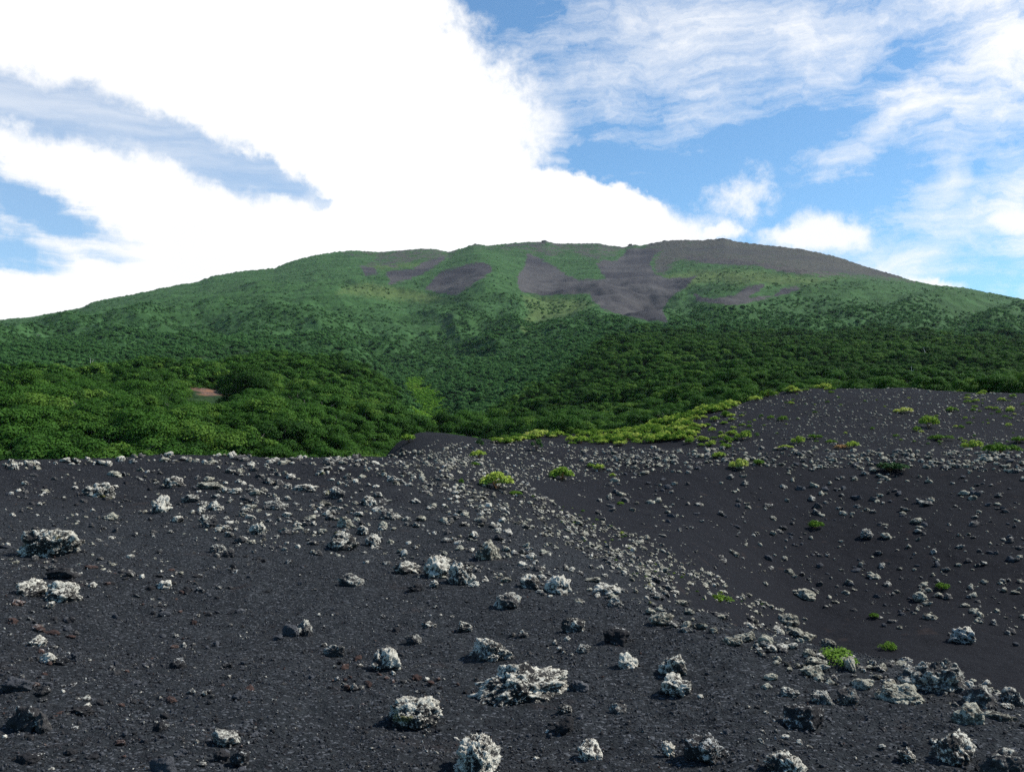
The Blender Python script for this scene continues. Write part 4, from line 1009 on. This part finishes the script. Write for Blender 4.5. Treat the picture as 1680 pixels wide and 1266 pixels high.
wood = np.where(tpx[q] < 640, tr_[q] < 335, (tpx[q] > np.interp(tpy[q], [545, 575, 640, 690, 715], [1000, 980, 900, 800, 735]) + rs.normal(size=n_) * 6) | (tr_[q] < 235))
wood &= (tr_[q] < 520) | (rs.rand(n_) < np.interp(tr_[q], [520, 620], [.8, .3]))
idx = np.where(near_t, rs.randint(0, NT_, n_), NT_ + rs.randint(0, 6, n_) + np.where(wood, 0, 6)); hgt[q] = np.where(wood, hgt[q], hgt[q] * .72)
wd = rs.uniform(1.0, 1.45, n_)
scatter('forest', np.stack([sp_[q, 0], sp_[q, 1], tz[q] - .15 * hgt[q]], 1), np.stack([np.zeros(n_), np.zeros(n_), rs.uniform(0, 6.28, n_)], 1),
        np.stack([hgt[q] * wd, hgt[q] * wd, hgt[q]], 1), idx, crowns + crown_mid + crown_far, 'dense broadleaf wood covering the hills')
print('forest', n_)
lv = rs.uniform(-9, 9, (6000, 2)); pk = rs.randint(0, len(LPTS) - 1, 6000); tt_ = rs.rand(6000)[:, None]; L_ = np.array([p[:2] for p in LPTS])
lx = L_[pk] * (1 - tt_) + L_[pk + 1] * tt_ + lv; lx = lx[seg_d(lx[:, 0], lx[:, 1]) + 5 * pnoise(lx[:, 0] / 9, lx[:, 1] / 9, 0.) < 5.5]; n_ = len(lx); lh = rs.uniform(.8, 2.2, n_)
lush_t = [crown_mesh(190 + i, 1.0, .8, 300, .09, M_leafV, .0, 8) for i in range(3)]
scatter('valley_thicket', np.stack([lx[:, 0], lx[:, 1], land(lx[:, 0], lx[:, 1]) - .2], 1), np.stack([np.zeros(n_), np.zeros(n_), rs.uniform(0, 6.28, n_)], 1),
        np.stack([lh, lh, lh * .9], 1), rs.randint(0, 3, n_), lush_t, 'bright green herbs filling the valley bottom')
# scrub on the mountain
s3 = tree_spots(600, 1950, lambda r: max(4.6, r * .0056), amax=math.radians(33))
z3 = land(s3[:, 0], s3[:, 1]); r3 = np.hypot(s3[:, 0], s3[:, 1]); a3 = np.arctan2(s3[:, 0], s3[:, 1]); px3, py3 = project(s3[:, 0], s3[:, 1], z3)
sc3 = np.max([sdf_poly(px3, py3, p) for p in SCREE + ROCKY], 0)
dn = np.interp(r3, [600, 900, 1300, 1950], [1.0, .75, .20, .0]) + .8 * fbm(s3[:, 0] / 90, s3[:, 1] / 90, 3.3, 4, .6)
k3 = (sc3 < -4) & (rs.rand(len(r3)) < dn) & (r3 < RC(a3) * .97)
q = np.where(k3)[0]; n_ = len(q); h3 = np.interp(r3[q], [600, 1000, 1950], [3.6, 2.5, 2.1]) * rs.uniform(.5, 1.35, n_); w3 = rs.uniform(.9, 1.5, n_)
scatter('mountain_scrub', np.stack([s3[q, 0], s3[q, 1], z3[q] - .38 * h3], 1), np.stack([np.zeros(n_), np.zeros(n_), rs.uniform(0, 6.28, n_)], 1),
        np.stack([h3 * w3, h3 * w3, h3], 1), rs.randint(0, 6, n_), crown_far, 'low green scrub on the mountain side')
print('scrub', n_)

# ---- shrubs on the ash
def shrub_mesh(seed, mat, nleaf=700, ls=.085, flat=.7, upright=False, stems=True):
    rs_ = np.random.RandomState(seed); nb = 16
    th = rs_.uniform(0, 6.28, nb); q_ = rs_.rand(nb) ** .5 * .72
    bc = np.stack([q_ * np.cos(th), q_ * np.sin(th), flat * (.12 + .58 * (1 - q_ ** 2)) * rs_.uniform(.7, 1.15, nb)], 1)
    br = rs_.uniform(.18, .34, nb); k = rs_.randint(0, nb, nleaf)
    d = rs_.normal(size=(nleaf, 3)); d /= np.linalg.norm(d, axis=1)[:, None]; d[:, 2] = np.abs(d[:, 2]) - .25
    c = bc[k] + d * (br[k] * rs_.uniform(.5, 1.1, nleaf))[:, None]; c[:, 2] = np.maximum(c[:, 2], .02)
    nn = d * .7 + rs_.normal(size=(nleaf, 3)) * .5 + np.array([0, 0, .6]); nn /= np.linalg.norm(nn, axis=1)[:, None]
    v, f = leaf_quads(c, nn, ls * rs_.uniform(.6, 1.3, nleaf), rs_, .62)
    me = np_mesh('leaves', v, f, mat); fattr(me, 'leafvar', np.clip(rs_.rand(nb)[k] * .5 + rs_.rand(nleaf) * .5, 0, 1), 'FACE')
    return me


def stems_mesh(seed, flat=.7):
    rs_ = np.random.RandomState(seed); V_, F_, off = [], [], 0
    for i in range(9):
        th = rs_.uniform(0, 6.28); q_ = rs_.uniform(.1, .65)
        v, f = tube([(0, 0, -.05), (q_ * .5 * math.cos(th), q_ * .5 * math.sin(th), flat * .4), (q_ * math.cos(th), q_ * math.sin(th), flat * .8)], [.022, .016, .006], 5)
        V_.append(v); F_.append(f + off); off += len(v)
    return np_mesh('stems', np.concatenate(V_), np.concatenate(F_), M_stem, True)


SH = {}
for mi, (mk, mt, fl) in enumerate((('y', M_leafY, .7), ('g', M_leafG, .6), ('k', M_leafK, .6), ('m', M_leafG, .25), ('r', M_leafR, .4), ('u', M_leafK, 1.3))):
    SH[mk] = [shrub_mesh(300 + mi * 10 + v_, mt, 1100 if mk in 'yk' else 800, .075 if mk != 'm' else .05, fl) for v_ in range(4)]
STM = [stems_mesh(400 + v_) for v_ in range(3)]
BUSH = [
 (670,727,26,14,'y','yellow-green bush on top of the dark hump, furthest left of all the bushes'),
 (815,804,62,30,'y','largest yellow-green bush, on the near side of the gully'),
 (846,813,24,8,'g','creeping green plant trailing downhill from the largest yellow-green bush'),
 (786,752,32,13,'y','spreading yellow-green bush beside the small upright dark shrub'),
 (787,738,13,22,'u','small upright dark green shrub above a spreading yellow-green bush'),
 (880,742,20,28,'u','dark green upright shrub alone on the middle hump'),
 (780,764,18,6,'g','flat green plant below the spreading yellow-green bush'),
 (757,794,10,9,'g','small bright green plant left of the largest yellow-green bush'),
 (922,790,48,24,'y','round yellow-green bush alone in the bowl right of the largest bush'),
 (983,773,20,12,'y','small yellow-green bush upper right of the round one in the bowl'),
 (968,767,14,7,'g','little green tuft left of the small yellow-green bush'),
 (1005,783,13,7,'y','little yellow tuft below the small yellow-green bush'),
 (1181,752,24,11,'y','yellow-green bush on the edge of the far bank'),
 (1213,771,30,18,'y','loose yellow-green bush just below the edge of the far bank'),
 (1246,763,24,9,'g','dull green low bush right of the loose yellow-green bush'),
 (1018,829,13,6,'g','bright green tuft alone in the middle of the bowl'),
 (1181,989,38,14,'g','bright yellow-green plant among pale stones in the gully floor'),
 (1366,1081,74,9,'m','bright green plant mat spread among pale boulders on the gully rim'),
 (1458,1064,30,7,'m','thin green and red plant mat right of the bright green one'),
 (1434,1014,18,8,'g','sparse olive plant above the bright green mat'),
 (1338,867,26,12,'g','yellow-green plant alone half way down the far bank'),
 (1545,967,24,10,'g','green plant low on the far bank beside a domed pale stone'),
 (1461,774,54,14,'k','flat dark green juniper on the upper part of the far bank'),
 (1400,737,26,13,'y','pale yellow bush beside a dead reddish patch on the edge of the far bank'),
 (1381,737,24,6,'r','dead reddish brown bush on the edge of the far bank'),
 (1596,738,30,15,'y','reddish and yellow bush left of a wide green one on the bank edge'),
 (1640,744,54,15,'g','wide green bush near the right edge on the edge of the far bank'),
 (1672,727,26,9,'g','dark green plant cut off by the right edge'),
 (1483,678,28,9,'y','wide low yellow bush high on the far mound'),
 (1524,703,32,20,'g','round tall green bush, biggest on the far mound'),
 (1504,708,13,8,'g','small green bush at the foot of the biggest bush of the far mound'),
 (1541,722,36,8,'g','long low green plant below the biggest bush of the far mound'),
 (1561,676,18,8,'g','green tuft upper right of the biggest bush of the far mound'),
 (1310,730,22,14,'y','yellow-green bush at the lower middle of the far mound'),
 (1336,721,24,8,'g','low green plant right of the yellow-green bush at the lower middle of the mound'),
 (1363,727,17,6,'g','flat olive plant at the lower middle of the mound'),
 (1289,736,26,6,'y','flat yellow plant at the foot of the far mound'),
 (1283,691,17,8,'g','green tuft on the left part of the far mound'),
 (1180,664,26,9,'k','dark green bush in the yellow bushes on the left shoulder of the mound'),
 (1220,722,26,14,'y','loose yellow bush low on the left of the mound'),
]
def place_bush(px, py, w, h, mk, lab, grp, x, y, z, r):
    R = w * r / F / 2; hh = h * r / F
    fl = {'y': .7, 'g': .6, 'k': .6, 'm': .25, 'r': .4, 'u': 1.3}[mk]
    nm = {'k': 'juniper', 'u': 'small_conifer', 'm': 'plant_mat'}.get(mk, 'shrub')
    if w < 14:
        o = link(bpy.data.objects.new(nm, SH[mk][rs.randint(4)])); t_ = o
    else:
        t_ = link(bpy.data.objects.new(nm, None)); t_.empty_display_size = .2
        link(bpy.data.objects.new('leaves', SH[mk][rs.randint(4)]), t_)
        link(bpy.data.objects.new('stems', STM[rs.randint(3)]), t_).scale = (.9, .9, fl / .7 * .9)
    t_.location = (x, y, z - .02 * hh); t_.rotation_euler = (0, 0, rs.uniform(-.5, .5)); s_ = R / .85
    t_.scale = (s_, s_ * (1.0 if mk != 'm' else 1.6), hh / (fl * 1.05))
    tag(t_, lab, {'juniper': 'shrub', 'small_conifer': 'shrub', 'plant_mat': 'plant', 'shrub': 'shrub' if w >= 14 else 'plant'}[nm], grp)
bx, by, bz, br_ = hit([b[0] for b in BUSH], [b[1] - .1 * b[3] for b in BUSH])
for k, b in enumerate(BUSH):
    if np.isnan(br_[k]): print('bush miss', b[5]); continue
    place_bush(*b, 'plants on the ash', bx[k], by[k], bz[k], br_[k])
BZ = [
 ([(935,730),(935,712),(1000,712),(1060,690),(1120,668),(1160,652),(1205,644),(1205,658),(1180,672),(1150,690),(1130,724),(1040,728)], 360, (9, 26), 'yyyygg', .5, 'yellow-green bush in the thicket on the left shoulder of the far mound', 'thicket bushes on the mound shoulder'),
 ([(1130,700),(1180,682),(1240,680),(1230,712),(1190,735),(1120,730)], 45, (8, 22), 'yyg', .45, 'yellow-green bush straying from the thicket onto the black mound', 'stray bushes beside the thicket'),
 ([(800,716),(840,706),(930,706),(930,716),(860,722)], 40, (12, 28), 'yyg', .45, 'low yellow-green bush behind the middle hump', 'bushes behind the middle hump'),
 ([(1200,650),(1300,640),(1480,638),(1680,648),(1680,735),(1440,732),(1240,728)], 70, (4, 11), 'ygg', .5, 'tiny green tuft on the far black mound', 'tufts on the far mound'),
 ([(1240,640),(1300,636),(1380,634),(1360,640),(1240,648)], 12, (12, 28), 'yyg', .4, 'yellow-green bush on the skyline of the far mound', 'bushes along the crest of the mound'),
 ([(1560,640),(1680,648),(1680,690),(1600,680)], 24, (6, 16), 'ygg', .45, 'low green bush at the right end of the far mound', 'bushes at the right end of the mound'),
 ([(860,800),(960,830),(1100,930),(1300,1010),(1180,1000),(1000,930),(900,850)], 46, (3, 8), 'ggy', .6, 'tiny green herb between stones in the gully', 'herbs in the gully'),
]
bc = []
for poly, cnt, (s0, s1), mks, asp, lab, grp in BZ:
    q2 = in_poly(cnt, poly, .3, 4, 10, (1, .1)); x, y, z, r = hit(q2[:, 0], q2[:, 1])
    for _ in range(5):
        m_ = np.isnan(r) | (r > 118); q2[m_, 1] += 5
        if m_.any(): x[m_], y[m_], z[m_], r[m_] = hit(q2[m_, 0], q2[m_, 1])
    for i in range(cnt):
        if np.isnan(r[i]) or r[i] > 118: continue
        w = s0 + (s1 - s0) * rs.rand() ** 1.6
        bc.append((w, q2[i, 0], q2[i, 1], w * asp * rs.uniform(.7, 1.2), mks[rs.randint(len(mks))], lab, grp, x[i], y[i], z[i], r[i]))
bc.sort(key=lambda c: -c[0]); NB = 296 - len(BUSH)
for w, px, py, h, mk, lab, grp, x, y, z, r in bc[:NB]: place_bush(px, py, w, h, mk, lab, grp, x, y, z, r)
rb = bc[NB:]; n_ = len(rb); ba_ = np.array([(c[7], c[8], c[9], c[0] * c[10] / F / 2 / .85, c[3] * c[10] / F / .7) for c in rb])
scatter('low_herbs', ba_[:, :3], np.stack([np.zeros(n_), np.zeros(n_), rs.uniform(0, 6.28, n_)], 1), np.stack([ba_[:, 3], ba_[:, 3], ba_[:, 4]], 1),
        np.array([0 if c[4] == 'y' else 4 for c in rb]) + rs.randint(0, 4, n_), SH['y'] + SH['g'], 'scattered low herbs on the ash')

# ---- dead snags in the woods
def at_range(px, r):
    a = math.atan((px - W / 2) / F); x, y = r * math.sin(a), r * math.cos(a); return x, y, float(land(np.array([x]), np.array([y]))[0])
for i, (px, r, h, lab) in enumerate(((1520, 330, 9.5, 'bleached dead trunk standing out of the right-hand wood'), (147, 480, 11, 'pale dead trunk standing in the scrub at the far left'), (1497, 250, 7.5, 'short pale dead trunk low in the right-hand wood'))):
    x, y, z = at_range(px, r); t_ = link(bpy.data.objects.new('dead_tree', branching(800 + i, h * .5, .016 * h, M_dead, 1))); t_.location = (x, y, z)
    tag(t_, lab, 'dead tree', 'dead trees')
# ---- summit crags
for i, (px, w, h, lab) in enumerate(((1035, 16, 8, 'dark crag standing on the summit ridge between the two scree bowls'), (893, 16, 7, 'small rocky knob on the summit ridge left of the dark crag'), (779, 10, 5, 'tiny rock point on the summit ridge at the head of the green spur'), (1187, 22, 6, 'low rock outcrop on the highest right part of the summit ridge'), (1092, 14, 6, 'low dark outcrop right of the dark crag on the summit ridge'))):
    a = math.atan((px - W / 2) / F); r = float(RC(np.array([a]))[0]) - 4; x, y, z = at_range(px, r); s = r / F
    o = link(bpy.data.objects.new('crag', rock_mesh(850 + i, 4, M_rockS, (w * s * .32, w * s * .3, h * s * .35), .5, 8)))
    o.location = (x, y, z); tag(o, lab, 'crag', 'crags on the summit ridge')

# ---- thin mountain air
hx0, hx1, hy0, hy1, hz0, hz1 = -3700, 3700, -400, 3700, -14, 640
hv = np.array([(x, y, z) for x in (hx0, hx1) for y in (hy0, hy1) for z in (hz0, hz1)], float)
hf = np.array([(0, 1, 3, 2), (4, 6, 7, 5), (0, 4, 5, 1), (2, 3, 7, 6), (0, 2, 6, 4), (1, 5, 7, 3)])
mh = bpy.data.materials.new('haze_air'); mh.use_nodes = True; mh.node_tree.nodes.clear()
pv = mh.node_tree.nodes.new('ShaderNodeVolumePrincipled'); mo = mh.node_tree.nodes.new('ShaderNodeOutputMaterial')
pv.inputs['Color'].default_value = (0.72, 0.82, 1.0, 1); pv.inputs['Density'].default_value = 0.000025; pv.inputs['Anisotropy'].default_value = 0.2
mh.node_tree.links.new(pv.outputs[0], mo.inputs['Volume'])
tag(link(bpy.data.objects.new('haze', np_mesh('haze', hv, hf, mh))), 'thin haze between the camera and the mountain', None, None, 'stuff')
